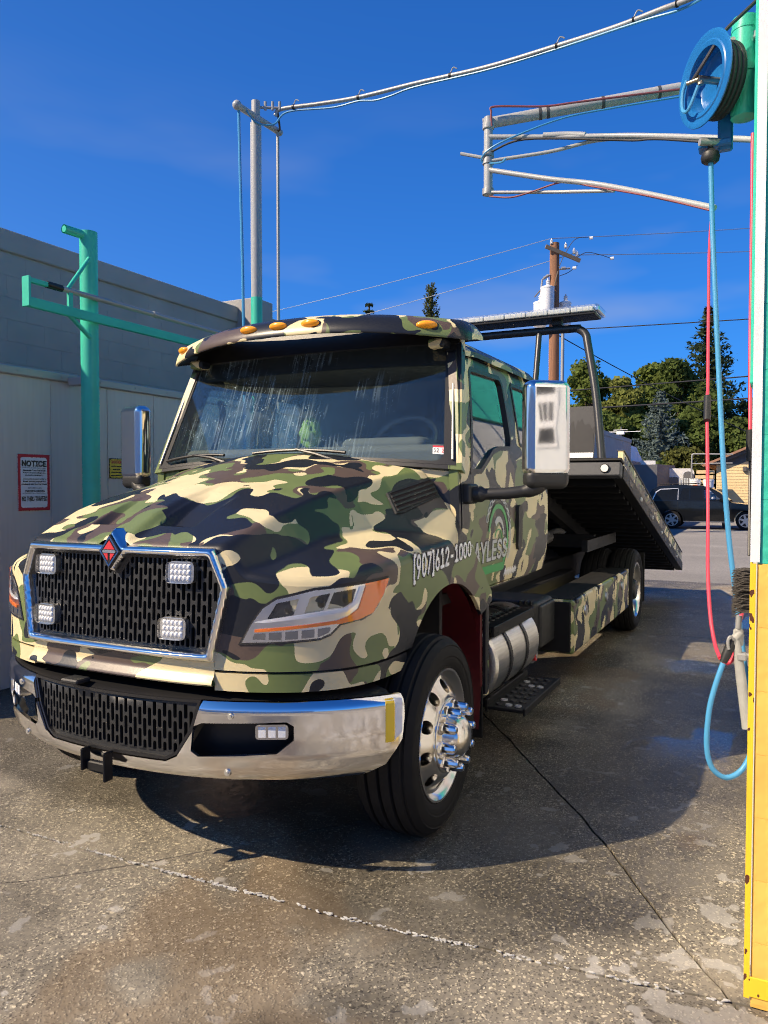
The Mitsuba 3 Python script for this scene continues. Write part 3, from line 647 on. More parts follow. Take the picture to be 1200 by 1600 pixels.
# lower valance, behind a dark groove
val = sbox(0, .828, 1.52, .900).difference(arch_poly(.0)).difference(sbox(-.1, 0, .53, .85).buffer(0))
v1 = shell(val, plan_fn(PLAN, 0), -.004, -.03, .03, .04)
ta('valance', [v1, mir(v1)], 'm_camo')
g1 = shell(sbox(0, .88, 1.5, .93).difference(arch_poly()), plan_fn(PLAN, 0), -.028, -.04, .05, .05)
ta('groove', [g1, mir(g1)], 'm_black')
lip = prof = None
def strip(fn, s0, s1, prof, n=40):
    """sweep a profile of (z, h) along the plan from s0 to s1"""
    s = np.linspace(s0, s1, n); V = np.concatenate([fn(s, np.full(n, z), h)[None] for z, h in prof]); m = len(prof)
    i, j = np.meshgrid(np.arange(m - 1), np.arange(n - 1), indexing='ij'); a = (i * n + j).ravel()
    return tm(V.reshape(-1, 3), np.vstack([np.stack([a, a + 1, a + n + 1], 1), np.stack([a, a + n + 1, a + n], 1)]))
flat = plan_fn(PLAN, 0)
ta('grille_apron', strip(flat, -.53, .53, [(.95, .0), (.93, .002), (.905, -.004), (.885, .004), (.868, .022), (.855, .026), (.848, .020), (.846, -.02)]), 'm_camo', smooth=40)

# grille: chrome surround with the badge point, slotted black mesh, four lamps
hexa = Polygon([(-.530, .945), (.530, .945), (.595, 1.245), (.525, 1.40), (-.525, 1.40), (-.595, 1.245)])
dia = affinity.translate(Polygon([(0, 1.472), (.080, 1.375), (0, 1.278), (-.080, 1.375)]), .02)
ring = hexa.union(dia).difference(hexa.buffer(-.042, join_style=2).difference(dia))
ring = hexa.union(dia).difference(hexa.buffer(-.036, join_style=2).difference(dia))
def rounded(poly, fn, width, lift):
    """the surface map fn with a rounded section: the height falls off towards the outline of poly"""
    def g(u, v, h):
        d = shapely.distance(poly.boundary, shapely.points(np.asarray(u, float), np.broadcast_to(v, np.shape(u))))
        t = np.clip(d / width, 0, 1)
        return fn(u, v, h + lift * np.sqrt(np.maximum(1 - (1 - t) ** 2, 0)) if np.ndim(h) == 0 and h > 0 else h)
    return g
gsur = ta('grille_surround', shell(ring, rounded(ring, fascia, .016, .022), .014, -.03, .009, .009), 'm_chrome', smooth=50)
bd = ta('badge', shell(dia.buffer(-.016, join_style=2), fascia, .046, .02, .03, .03), 'm_black', smooth=30, label='black diamond badge with red and silver emblem')
ta('badge_rim', shell(dia.buffer(-.020, join_style=2).difference(dia.buffer(-.026, join_style=2)), fascia, .049, .04, .03, .03), 'm_chrome', bd)
em = dia.buffer(-.032, join_style=2)
ta('emblem', shell(em.difference(sbox(-.2, 1.366, .2, 1.384)).difference(sbox(.013, 1.2, .027, 1.366)), fascia, .049, .04, .03, .03), 'm_red', bd)
ta('emblem', shell(em.intersection(sbox(-.2, 1.369, .2, 1.381)), fascia, .050, .04, .03, .03), 'm_silver', bd)
inner = hexa.buffer(-.036, join_style=2)
def slots(area, du, hz, gap, w, z0):
    out = []
    x0, y0, x1, y1 = area.bounds
    n = int((x1 - x0) / du) + 2
    for i in range(-n // 2, n // 2 + 1):
        z = z0 - (hz + gap) * (1 + (.5 if i % 2 else 0)) ; 
        while z < y1:
            s = LineString([(i * du, z + w / 2), (i * du, z + hz - w / 2)]).buffer(w / 2, quad_segs=3)
            s = s.intersection(area)
            if not s.is_empty and s.area > .3 * w * hz: out.append(s)
            z += hz + gap
    return unary_union(out)
gm = inner.difference(slots(inner.buffer(-.012).difference(dia.buffer(.014)), .0250, .080, .013, .0170, .95))
ta('grille_mesh', shell(gm, fascia, -.006, -.030, .6, .6), 'm_plastic', smooth=30)
ta('grille_back', shell(inner, fascia, -.10, -.11, .2, .3), 'm_black')
for sx, z in ((-.40, 1.300), (.378, 1.300), (-.40, 1.075), (.345, 1.070)):
    gl = ta('grille_lamp', shell(rrect(sx - .062, sx + .062, z - .045, z + .045, .022), fascia, .022, -.006, .03, .03), 'm_silver', smooth=30)
    for r in range(3):
        for c in range(5): ta('bulb', shell(rrect(sx - .049 + .0198 * c, sx - .0305 + .0198 * c, z - .034 + .0232 * r, z - .0122 + .0232 * r, .004), rounded(rrect(sx - .049 + .0198 * c, sx - .0305 + .0198 * c, z - .034 + .0232 * r, z - .0122 + .0232 * r, .004), fascia, .008, .006), .0235, .02, .006, .006), 'm_lampwhite', gl, smooth=50)
    ta('lens', shell(rrect(sx - .060, sx + .060, z - .043, z + .043, .018), fascia, .042, .023, .03, .03), 'm_clear', gl, smooth=30)

# chrome bumper with lower grille and fog lamps
BP = make_plan(1.30, 2.335, 3.35, 2.1, 3.5)
def bbulge(z): return np.interp(z, [.455, .470, .50, .56, .64, .752, .770, .785], [-.055, -.034, -.013, .001, .005, .005, -.001, -.018])
bump = plan_fn(BP, 0, bulge=bbulge)
bend = float(np.interp(2.865, BP[2], BP[0]))
bpoly = Polygon([(-bend, .60), (-bend - .01, .70), (-bend - .005, .785), (bend + .005, .785), (bend + .01, .70), (bend, .60), (bend - .07, .50), (bend - .16, .458), (-bend + .16, .458), (-bend + .07, .50)])
notch = Polygon([(-.50, .80), (-.455, .66), (-.385, .555), (-.33, .528), (.33, .528), (.385, .555), (.455, .66), (.50, .80)])
fogR = Polygon([(.455, .585), (.48, .568), (.80, .588), (.865, .640), (.865, .690), (.84, .705), (.50, .695), (.465, .68)]).buffer(.012).buffer(-.006)
fogL = affinity.scale(fogR, -1, 1, origin=(0, 0))
ta('bumper', shell(bpoly.difference(notch).difference(fogR).difference(fogL), bump, 0, -.018, .025, .018), 'm_chrome', smooth=34, label='polished chrome front bumper')
bm2 = ta('bumper_fill', shell(sbox(-bend + .02, .49, bend - .02, .77).difference(notch).difference(fogL), plan_fn(BP, 0), -.11, -.12, .04, .2), 'm_black')
ng = notch.buffer(-.006).intersection(sbox(-1, 0, 1, .79))
lgm = ng.difference(slots(ng.buffer(-.012).intersection(sbox(-1, .565, 1, .765)), .0245, .078, .012, .0165, .57))
ta('lower_grille', shell(lgm, plan_fn(BP, 0), -.020, -.05, .6, .6), 'm_plastic')
ta('lower_grille_rim', shell(ng.difference(ng.buffer(-.012)), plan_fn(BP, 0), -.008, -.04, .05, .2), 'm_black')
ta('bumper_top', strip(plan_fn(BP, 0), -bend + .05, bend - .05, [(.79, -.02), (.80, -.05), (.80, -.25)], 60), 'm_black')
for sgn in (1, -1):
    fz = ta('fog_lamp', shell(affinity.scale(rrect(.715, .848, .636, .697, .014), sgn, 1, origin=(0, 0)), plan_fn(BP, 0), -.010, -.06, .03, .03), 'm_reflector')
    for k in range(3): ta('cell', shell(affinity.scale(sbox(.727 + .040 * k, .645, .757 + .040 * k, .688), sgn, 1, origin=(0, 0)), plan_fn(BP, 0), -.0085, -.02, .03, .03), 'm_lampwhite', fz)
    for s_, z_ in ((.62, .735), (.60, .500)):
        q = bump(np.array([sgn * s_]), np.array([z_]), 0)[0]
        ta('sensor', [cyl(q + [0, .012, 0], q + [0, -.006, 0], .014, 14), cyl(q + [0, -.005, 0], q + [0, -.010, 0], .008, 10)], 'm_silver', label=None)
    rt = affinity.scale(sbox(bend - .080, .595, bend - .040, .775), sgn, 1, origin=(0, 0))
    ta('reflective_tape', shell(rt, bump, .002, -.004, .02, .02), 'm_yellowtape')
    ta('reflective_tape', shell(affinity.scale(Polygon([(bend - .037, .60), (bend - .004, .63), (bend - .002, .77), (bend - .037, .775)]), sgn, 1, origin=(0, 0)), bump, .002, -.004, .02, .02), 'm_white')
for x_ in (-.075, .055):
    ta('plate_bracket', bx(x_ - .006, x_ + .006, 2.295, 2.345, .415 if x_ > 0 else .445, .540, .004), 'm_blackpaint', smooth=False)
ta('tow_plate', bx(-.068, .048, 2.315, 2.345, .445, .485, .005), 'm_blackpaint', smooth=False)
ta('latch', bx(-.20, -.10, 2.30, 2.38, .805, .825, .006), 'm_plastic', smooth=False)

# headlights: housing, projectors, amber turn signal, clear lens
hl_out = [(.635, 1.018), (.678, 1.102), (.726, 1.170), (.781, 1.207), (.932, 1.242), (1.099, 1.252), (1.319, 1.264), (1.280, 1.192), (1.212, 1.125), (1.140, 1.102), (1.047, 1.090), (1.006, 1.052), (.961, 1.036), (.814, 1.026)]
turn = [(1.312, 1.258), (1.268, 1.190), (1.204, 1.124), (1.133, 1.106), (1.028, 1.094), (1.018, 1.108), (1.080, 1.124), (1.125, 1.150), (1.160, 1.236), (1.165, 1.248)]
bars = [[(.752, 1.124), (.787, 1.184), (.870, 1.200), (.851, 1.140)], [(.897, 1.146), (.919, 1.206), (.995, 1.218), (.969, 1.154)], [(.989, 1.160), (1.014, 1.220), (1.112, 1.230), (1.096, 1.182), (1.059, 1.162)]]
low = [(.685, 1.038), (.697, 1.068), (1.024, 1.090), (.993, 1.058), (.954, 1.044), (.80, 1.036)]
for sgn in (1, -1):
    M = (lambda p: p) if sgn > 0 else (lambda p: affinity.scale(p, -1, 1, origin=(0, 0)))
    HP = M(Polygon(hl_out).buffer(.006).buffer(-.004))
    hd = ta('headlight', shell(HP.difference(M(unary_union([Polygon(b).buffer(.002) for b in bars]))), fascia, .004, -.034, .025, .025), 'm_black', smooth=40, label='angular clear headlight with an amber corner')
    ta('housing', shell(HP.buffer(-.010).difference(M(unary_union([Polygon(b).buffer(.002) for b in bars]))), fascia, .0065, -.028, .02, .02), 'm_reflector', hd, smooth=40)
    for b in bars:
        B = M(Polygon(b).buffer(.002))
        pj = ta('projector', shell(B, fascia, -.020, -.027, .02, .02), 'm_reflector', hd)
        c = B.centroid
        eye = trimesh.creation.icosphere(subdivisions=2, radius=.024); eye.vertices[:, 1] *= .6; eye.apply_translation(fascia(np.array([c.x + sgn * .012]), np.array([c.y]), -.010)[0])
        ta('lens', eye, 'm_carglass', pj, smooth=True)
        ta('bezel', shell(M(Point(c.x * sgn + .012, c.y).buffer(.030, quad_segs=6)).intersection(B), fascia, -.012, -.02, .02, .02), 'm_black', pj)
        for q in (-.030, -.042, -.054):
            fin = M(sbox(c.x * sgn + q, 1.0, c.x * sgn + q + .005, 1.4)).intersection(B.buffer(-.003))
            if fin.area > 2e-5: ta('fin', shell(fin, fascia, -.008, -.02, .05, .05), 'm_lampgrey' if 'm_lampgrey' in scene else 'm_silver', pj)
    ta('drl_bar', shell(M(Polygon([(.700, 1.110), (.735, 1.108), (.86, 1.122), (.985, 1.136), (1.070, 1.142), (1.125, 1.175), (1.150, 1.240), (1.130, 1.240), (1.105, 1.185), (1.060, 1.156), (.980, 1.150), (.86, 1.136), (.745, 1.120)])), fascia, .0105, .005, .02, .02), 'm_lampwhite', hd)
    ta('turn_signal', shell(M(Polygon(turn)), fascia, .0115, .005, .02, .02), 'm_amber', hd, smooth=40)
    ta('amber_strip', shell(M(Polygon([(.701, 1.082), (1.018, 1.110), (1.024, 1.097), (.701, 1.070)])), fascia, .0115, .005, .02, .02), 'm_amber', hd)
    lw = M(Polygon(low))
    for k in range(5):
        cell = lw.intersection(M(sbox(.69 + .064 * k, 1.0, .69 + .064 * k + .058, 1.1))).buffer(-.004)
        if cell.area > 1e-4: ta('cell', shell(cell, fascia, .0095, .005, .02, .02), mat('m_lampgrey', (.20, .205, .21), .3, .6) if 'm_lampgrey' not in scene else 'm_lampgrey', hd)
    ta('lens', shell(HP.buffer(-.006), fascia, .017, None, .02, .02), 'm_clear', hd, smooth=60)

# hood vent on the sloping hood side
for sgn in (1, -1):
    def vent(u, v, h, sgn=sgn):    # u along y, v down the slope
        a = math.atan(1.55); u, v = np.asarray(u, float), np.asarray(v, float)
        x = crease_w(u) + v * math.cos(a) + h * math.sin(a); z = crease_z(u) + .012 - v * math.sin(a) + h * math.cos(a)
        return np.stack([sgn * x, u, z], -1)
    VP = Polygon([(3.49, .225), (3.505, .105), (3.72, .070), (3.765, .070), (3.775, .095), (3.765, .185), (3.53, .232)])
    fl = (lambda m: tm(m.vertices, m.faces[:, ::-1])) if sgn > 0 else (lambda m: m)
    vt = ta('hood_vent', fl(shell(VP, vent, .012, -.02, .5, .5)), 'm_plastic', smooth=False)
    ta('opening', fl(shell(VP.buffer(-.012), vent, .0145, .0, .5, .5)), mat('m_darkmaroon', (.018, .005, .005), .6) if sgn > 0 else 'm_darkmaroon', vt, smooth=False)
    for k in range(6):
        t = .025 * k
        sl = VP.buffer(-.008).intersection(Polygon([(3.45, .112 + t), (3.85, .066 + t), (3.85, .077 + t), (3.45, .123 + t)]))
        for q in polys(sl): ta('slat', fl(shell(q, vent, .022, .01, .5, .5)), 'm_black', vt, smooth=False)

# decals on the fender and door
def text_on(name, text, s0, s1, z0a, z1a, z0b, z1b, fn, parent, m1='m_letter', m2='m_black', grow=.006, bold=True, h=.0):
    g = fit(text_poly(text, .10, bold), 0, 1, 0, 1) if False else text_poly(text, .10, bold)
    x0, y0, x1, y1 = g.bounds
    def w(u, v, hh):
        a = (np.asarray(u) - x0) / (x1 - x0); b = (np.asarray(v) - y0) / (y1 - y0)
        lo, hi = z0a + (z0b - z0a) * a, z1a + (z1b - z1a) * a
        return fn(s0 + (s1 - s0) * a, lo + (hi - lo) * b, hh)
    ta(name, shell(g.buffer(grow), w, .002 + h, -.004, .03, .2), m2, parent, smooth=False)
    ta(name, shell(g, w, .0035 + h, .0, .03, .2), m1, parent, smooth=False)
text_on('phone_number', '[907]612-1000', 1.575, 2.335, 1.196, 1.340, 1.258, 1.358, fascia, tk, grow=.006)

# cab
def side_x(z): z = np.asarray(z, float); return np.where(z < 1.72, 1.04 - .25 * np.clip(1.25 - z, 0, 1) ** 1.6 + .012 * np.sin(np.clip((z - 1.1) / .62, 0, 1) * np.pi), 1.04 - .105 * (np.clip((z - 1.72) / .70, 0, 1.2)) ** 1.4)
def cabside(u, v, h): return np.stack([side_x(v) + h, np.asarray(u, float), np.asarray(v, float)], -1)
cab_out = Polygon([(3.80, 1.045), (3.80, 1.76), (4.02, 2.40), (4.10, 2.44), (5.46, 2.44), (5.565, 2.36), (5.60, 2.05), (5.60, 1.12), (5.56, 1.045)]).buffer(-.02).buffer(.02)
win = Polygon([(4.00, 1.735), (4.175, 2.30), (4.21, 2.325), (4.73, 2.335), (4.765, 2.30), (4.775, 1.93), (4.75, 1.895), (4.52, 1.885), (4.40, 1.86), (4.28, 1.80), (4.16, 1.74)]).buffer(.012).buffer(-.006)
qwin = Polygon([(4.97, 1.92), (4.97, 2.33), (5.33, 2.33), (5.39, 2.26), (5.41, 1.92)]).buffer(-.03).buffer(.03)
doorp = Polygon([(3.835, 1.06), (3.835, 1.765), (4.055, 2.375), (4.09, 2.395), (4.86, 2.395), (4.895, 2.36), (4.905, 1.06)]).buffer(-.015).buffer(.015)
well = affinity.scale(Point(3.66, .49).buffer(1, quad_segs=24), .70, .72)
cab_out, doorp = cab_out.difference(well), doorp.difference(well)
zone = cab_out.difference(doorp.buffer(.008)).difference(qwin)
for sgn in (1, -1):
    MM = (lambda m: m) if sgn > 0 else mir
    ta('cab_side', MM(shell(zone, cabside, 0, -.05, .06, .04)), 'm_camo', smooth=30)
    dn = ta('door', MM(shell(doorp.difference(win), cabside, .003, -.05, .06, .04)), 'm_camo', smooth=30)
    ta('gap', MM(shell(doorp.buffer(.012).difference(doorp.buffer(-.01)), cabside, -.02, -.03, .1, .1)), 'm_black', dn)
    ta('window_seal', MM(shell(win.buffer(.012).difference(win.buffer(-.016)), cabside, .006, -.03, .06, .06)), 'm_black', dn)
    ta('window_pane', MM(shell(win.buffer(-.012), cabside, -.012, None, .06, .06)), 'm_glass', dn, smooth=60)
    ta('quarter_seal', MM(shell(qwin.buffer(.010).difference(qwin.buffer(-.014)), cabside, .005, -.03, .06, .06)), 'm_black', smooth=False)
    ta('quarter_window', MM(shell(qwin.buffer(-.010), cabside, -.012, None, .06, .06)), 'm_glass', smooth=60)
    hn = ta('door_handle', MM(shell(rrect(4.80, 4.885, 1.24, 1.53, .04), cabside, .022, -.01, .05, .05)), 'm_plastic', dn)
    ta('mirror_base', MM(rbx(1.03, 1.09, 3.86, 4.0, 1.555, 1.665, .02)), 'm_plastic', dn)
    # mirror on its arm
    mr = ta('mirror_arm', MM(tube(curve([(1.06, 3.93, 1.605), (1.13, 3.93, 1.608), (1.28, 3.96, 1.615), (1.40, 4.00, 1.64), (1.45, 4.02, 1.69)]), [.043] * 9 + [.032] * 12 + [.04] * 12, 14)), 'm_plastic', smooth=50)
    a_ = math.radians(38 if sgn > 0 else 14)
    def mm(m): return MM(xf(m, a_, (1.475, 4.00, 0)))
    shellm = cat(rbx(-.125, .125, -.02, .105, 1.70, 2.21, .050))
    ta('mirror_shell', mm(shellm), 'm_chrome', mr, smooth=26, label='chrome mirror back')
    ta('mirror_cap', mm(rbx(-.12, .12, -.015, .10, 1.635, 1.745, .045)), 'm_plastic', mr, smooth=26)
    ta('mirror_face', mm(bx(-.09, .11, .098, .104, 1.74, 2.15)), 'm_black', mr, smooth=False)
for sgn in (1, -1):
    cq = np.array([(.84, 3.775, 1.742), (1.035, 3.83, 1.80), (1.05, 3.85, 1.38), (.985, 3.79, 1.40), (.84, 3.86, 1.742), (1.035, 3.88, 1.80), (1.05, 3.9, 1.38), (.985, 3.86, 1.40)]) * [sgn, 1, 1]
    ta('cowl_side', trimesh.Trimesh(cq).convex_hull, 'm_camo', smooth=False)
ta('rear_panel', bx(-.97, .97, 5.56, 5.60, 1.06, 2.40, .01), 'm_camo', smooth=False)
def roof_fn(u, v, h):
    u, v = np.asarray(u, float), np.asarray(v, float)
    e = np.clip(1 - np.abs(u / .965) ** 2.6, 0, 1); yy = np.clip((v - 4.07) / .22, 0, 1) * np.clip((5.60 - v) / .12, 0, 1)
    return np.stack([u, v, 2.415 + .19 * e ** .7 * (yy * (2 - yy)) ** .6 + .02 * yy + h], -1)
ta('roof', shell(sbox(-.965, 4.085, .965, 5.595), roof_fn, 0, -.03, .035, .05), 'm_camo', smooth=40)
# windscreen (u across, v up)
def ws(u, v, h):
    u, v = np.asarray(u, float), np.asarray(v, float)
    w = 1.0 - .10 * v; x = u * w
    y = 3.80 + .27 * v - (.095 - .02 * v) * (1 - np.abs(u) ** 2.2); z = 1.775 + .70 * v + .04 * (1 - u * u) * (1 - v)
    return np.stack([x, y - h, z + .35 * h], -1)
wsr = rrect(-.985, .985, .0, 1.0, .07)
ta('windshield', shell(wsr, ws, .002, None, .05, .04), 'm_windshield', smooth=60)
ta('windshield_seal', shell(sbox(-1.03, -.02, 1.03, 1.06).difference(rrect(-.965, .965, .004, .985, .06)), ws, .006, -.03, .05, .05), 'm_black', smooth=40)
ta('header', shell(sbox(-.97, .80, .97, 1.02), ws, -.012, -.02, .05, .05), 'm_black')
ta('header', shell(sbox(-1.05, .965, 1.05, 1.16), ws, .012, -.02, .05, .05), 'm_black')
for sgn in (1, -1):
    ta('pillar_trim', tube([ws(np.array([sgn * 1.015]), np.array([v]), .014)[0] for v in np.linspace(.02, .62, 10)], .006, 8), 'm_galv', smooth=40)
    ta('pillar', shell(affinity.scale(sbox(.99, -.05, 1.06, 1.03), sgn, 1, origin=(0, 0)), ws, .004, -.05, .05, .05), 'm_camo', smooth=40)
ta('cowl', shell(sbox(-1.0, -.05, 1.0, .0), ws, .004, -.03, .05, .04), 'm_black', smooth=40)
for u0, u1, piv in ((-.93, -.42, -.55), (-.20, .42, .20)):
    wp = ta('wiper', tube([ws(np.array([u]), np.array([.028 + .02 * math.sin((u - u0) / (u1 - u0) * math.pi)]), .03)[0] for u in np.linspace(u0, u1, 14)], .009, 8), 'm_black', smooth=40)
    ta('arm', tube([ws(np.array([piv + .20]), np.array([-.06]), .035)[0], ws(np.array([piv + .05]), np.array([.0]), .05)[0], ws(np.array([(u0 + u1) / 2]), np.array([.045]), .045)[0]], [.014, .011, .007], 8), 'm_black', wp, smooth=40)
stk = ta('sticker', shell(sbox(.905, .06, .985, .125), ws, .004, .002, .1, .1), 'm_white', smooth=False, label='white and red registration sticker')
ta('sticker_band', shell(sbox(.905, .112, .985, .125), ws, .005, .003, .1, .1), 'm_red', stk, smooth=False)
def ws_text(t, u0, u1, v0, v1, m): ta('print', shell(fit(text_poly(t, .05, True), u0, u1, v0, v1), ws, .005, .003, .1, .1), m, stk, smooth=False)
ws_text('12', .912, .938, .072, .104, 'm_black'); ws_text('24', .954, .98, .072, .104, 'm_red')

# sun visor with five amber marker lamps
def vis(u, o, dz): return np.array([u, 3.645 + .30 * (abs(u) / 1.03) ** 2.3 + o, 2.505 - .055 * (abs(u) / 1.03) ** 2.2 + dz])
vp = [(.30, .130), (.20, .128), (.10, .112), (.035, .080), (.006, .030), (.0, .004), (.004, -.004), (.02, -.004), (.03, .006), (.16, .055), (.30, .085)]
us = np.concatenate([np.linspace(-1.03, -.97, 7), np.linspace(-.97, .97, 70)[1:-1], np.linspace(.97, 1.03, 7)])
def shr(u): e = np.clip((abs(u) - .95) / .08, 0, 1); return 1 - .55 * e ** 2
V = np.array([[vis(u, o * (1 - .25 * (1 - shr(u))) + .04 * (1 - shr(u)), dz * shr(u)) for u in us] for o, dz in vp]); n_ = len(us); m_ = len(vp)
i, j = np.meshgrid(np.arange(m_ - 1), np.arange(n_ - 1), indexing='ij'); a = (i * n_ + j).ravel()
F = list(np.vstack([np.stack([a, a + n_, a + n_ + 1], 1), np.stack([a, a + n_ + 1, a + 1], 1)]))
for e in (0, n_ - 1):
    for r in range(1, m_ - 1): F.append([e, r * n_ + e, (r + 1) * n_ + e])
Vf = V.reshape(-1, 3); F = np.array(F)
top = F[np.array([Vf[f].mean(0)[2] > 0 for f in F])]
under = np.array([max(f // n_) >= 8 and e_ < (m_ - 1) * (n_ - 1) * 2 for e_, f in enumerate(F)])
vs = ta('sun_visor', tm(Vf, F[~under]), 'm_camo', smooth=40)
ta('underside', tm(Vf, F[under]), 'm_black', vs, smooth=40)
for sgn in (1, -1):
    ta('side_mount', bx(sgn * .80, sgn * .90, 3.95, 4.08, 2.42, 2.47, .01), 'm_camo', vs, smooth=False)
for u in (-.87, -.21, 0, .21, .84):
    c = vis(u, .015, .055); nrm = np.array([0, -.8, .6])
    e = trimesh.creation.icosphere(subdivisions=3); e.vertices *= [.058, .028, .022]
    e = xf(e, math.radians(-20), (0, 0, 0), 'x'); e = xf(e, .55 * u if abs(u) > .5 else 0, c)
    ml = ta('marker_lamp', e, 'm_marker', vs, smooth=True)
    b_ = trimesh.creation.icosphere(subdivisions=2); b_.vertices *= [.066, .012, .028]; b_ = xf(b_, math.radians(-20), (0, 0, 0), 'x')
    ta('bezel', xf(b_, .55 * u if abs(u) > .5 else 0, c + [0, .012, -.002]), 'm_black', ml, smooth=True)
ta('roof_vent', rbx(.02, .32, 4.55, 4.85, 2.60, 2.70, .035), 'm_white', smooth=30, label='white low box on the cab roof')
ta('roof_antenna', rbx(-.44, -.22, 4.15, 4.35, 2.595, 2.645, .02), 'm_white', smooth=30, label='flat white antenna pad on the cab roof')

# interior seen through the glass
ta('dashboard', [rbx(-.92, .92, 3.90, 4.24, 1.45, 1.885, .05), rbx(.18, .74, 4.04, 4.27, 1.70, 1.94, .05)], 'm_interior', smooth=30)
sw = trimesh.creation.torus(.205, .016, 40, 12) if hasattr(trimesh.creation, 'torus') else None
sw = cat(sw, bx(-.2, .2, -.02, .02, -.01, .01), bx(-.06, .06, -.06, .06, -.02, .012, .01))
sw = xf(xf(sw, math.radians(50), (0, 0, 0), 'x'), None, (.47, 4.34, 1.93))
ta('steering_wheel', sw, mat('m_wheelgrey', (.20, .20, .20), .45), smooth=30)
for x in (-.47, .47):
    st_ = ta('seat', [rbx(x - .25, x + .25, 4.75, 4.90, 1.20, 1.88, .06), rbx(x - .25, x + .25, 4.40, 4.85, 1.10, 1.28, .06)], 'm_interior', smooth=30)
    ta('headrest', rbx(x - .13, x + .13, 4.80, 4.90, 1.90, 2.10, .04), 'm_interior', st_, smooth=30)
ta('floor', bx(-.93, .93, 3.85, 5.55, 1.0, 1.06), 'm_black', smooth=False)
ta('firewall', bx(-.93, .93, 3.82, 3.86, .6, 1.70), 'm_black', smooth=False)
ta('headliner', bx(-.86, .86, 4.06, 5.55, 2.37, 2.39), 'm_interior', smooth=False)
ta('rear_trim', bx(-.90, .90, 5.52, 5.55, 1.05, 2.38), 'm_interior', smooth=False)
ta('grab_handle', tube(curve([(-.86, 4.12, 1.86), (-.80, 4.10, 1.95), (-.78, 4.14, 2.12), (-.83, 4.18, 2.22)]), .022, 10), 'm_plastic', smooth=40)
toy = trimesh.creation.icosphere(subdivisions=3, radius=.08); toy.vertices *= (1 + .5 * (meshkit.noise(toy.vertices * 45 + 7) - .5))[:, None] * np.array([.85, .7, 1.25]); toy.apply_translation((-.06, 4.10, 1.98))
ta('dashboard_toy', toy, mat('m_olive', (.14, .26, .035), .8), smooth=True, label='small green toy on the dashboard')

# round door emblem with chain and lettering
CD = (4.44, 1.335)
def dcirc(r0, r1, a0=0, a1=360): return Polygon([(CD[0] + r1 * math.cos(t), CD[1] + r1 * 1.10 * math.sin(t)) for t in np.radians(np.linspace(a0, a1, 40))] + [(CD[0] + r0 * math.cos(t), CD[1] + r0 * 1.10 * math.sin(t)) for t in np.radians(np.linspace(a1, a0, 40))])
lg = ta('door_logo', shell(dcirc(.165, .192, -48, 165), cabside, .0055, .0, .03, .03), 'm_green', smooth=False, label='round green and white logo with a chain on the door')
ta('ring', shell(dcirc(.196, .200, -48, 165), cabside, .0055, .0, .03, .03), 'm_black', lg, smooth=False)
ta('swoosh', shell(Polygon([(CD[0] + .11 * math.cos(t), CD[1] + .135 * math.sin(t)) for t in np.radians(np.linspace(10, 130, 20))] + [(CD[0] + .085 * math.cos(t) + .01, CD[1] + .10 * math.sin(t)) for t in np.radians(np.linspace(130, 10, 20))]), cabside, .0055, .0, .03, .03), 'm_lettergrey', lg, smooth=False)
ta('swoosh', shell(Polygon([(CD[0] + .07 * math.cos(t), CD[1] + .06 * math.sin(t)) for t in np.radians(np.linspace(0, 170, 20))] + [(CD[0] + .062 * math.cos(t), CD[1] + .052 * math.sin(t)) for t in np.radians(np.linspace(170, 0, 20))]), cabside, .0055, .0, .03, .03), 'm_green', lg, smooth=False)
for i in range(15):
    t = math.radians(150 - 12.5 * i); c = (CD[0] + .232 * math.cos(t), CD[1] + .255 * math.sin(t))
    lk = affinity.rotate(affinity.scale(Point(c).buffer(.028, quad_segs=6), 1.0, .62), math.degrees(t) - 90, origin=c)
    ta('chain_link', shell(lk.difference(lk.buffer(-.010)) if i % 2 else lk.difference(lk.buffer(-.007)), cabside, .0055, 0, .05, .05), 'm_lettergrey', lg, smooth=False)
text_on('lettering', 'PAYLESS', 3.92, 4.61, 1.205, 1.335, 1.215, 1.335, lambda s, z, h: cabside(s, z, h + .003), lg, 'm_lettergrey', 'm_black', .004)
ta('green_bar', shell(Polygon([(4.06, 1.135), (4.58, 1.135), (4.60, 1.185), (4.06, 1.185)]), cabside, .0055, 0, .05, .05), 'm_green', lg, smooth=False)
ta('white_script', shell(unary_union([LineString([(4.62 + .05 * i, 1.09), (4.635 + .05 * i, 1.135), (4.65 + .05 * i, 1.10), (4.66 + .05 * i, 1.12)]).buffer(.005, quad_segs=2) for i in range(5)]), cabside, .006, 0, .05, .05), 'm_letter', smooth=False)

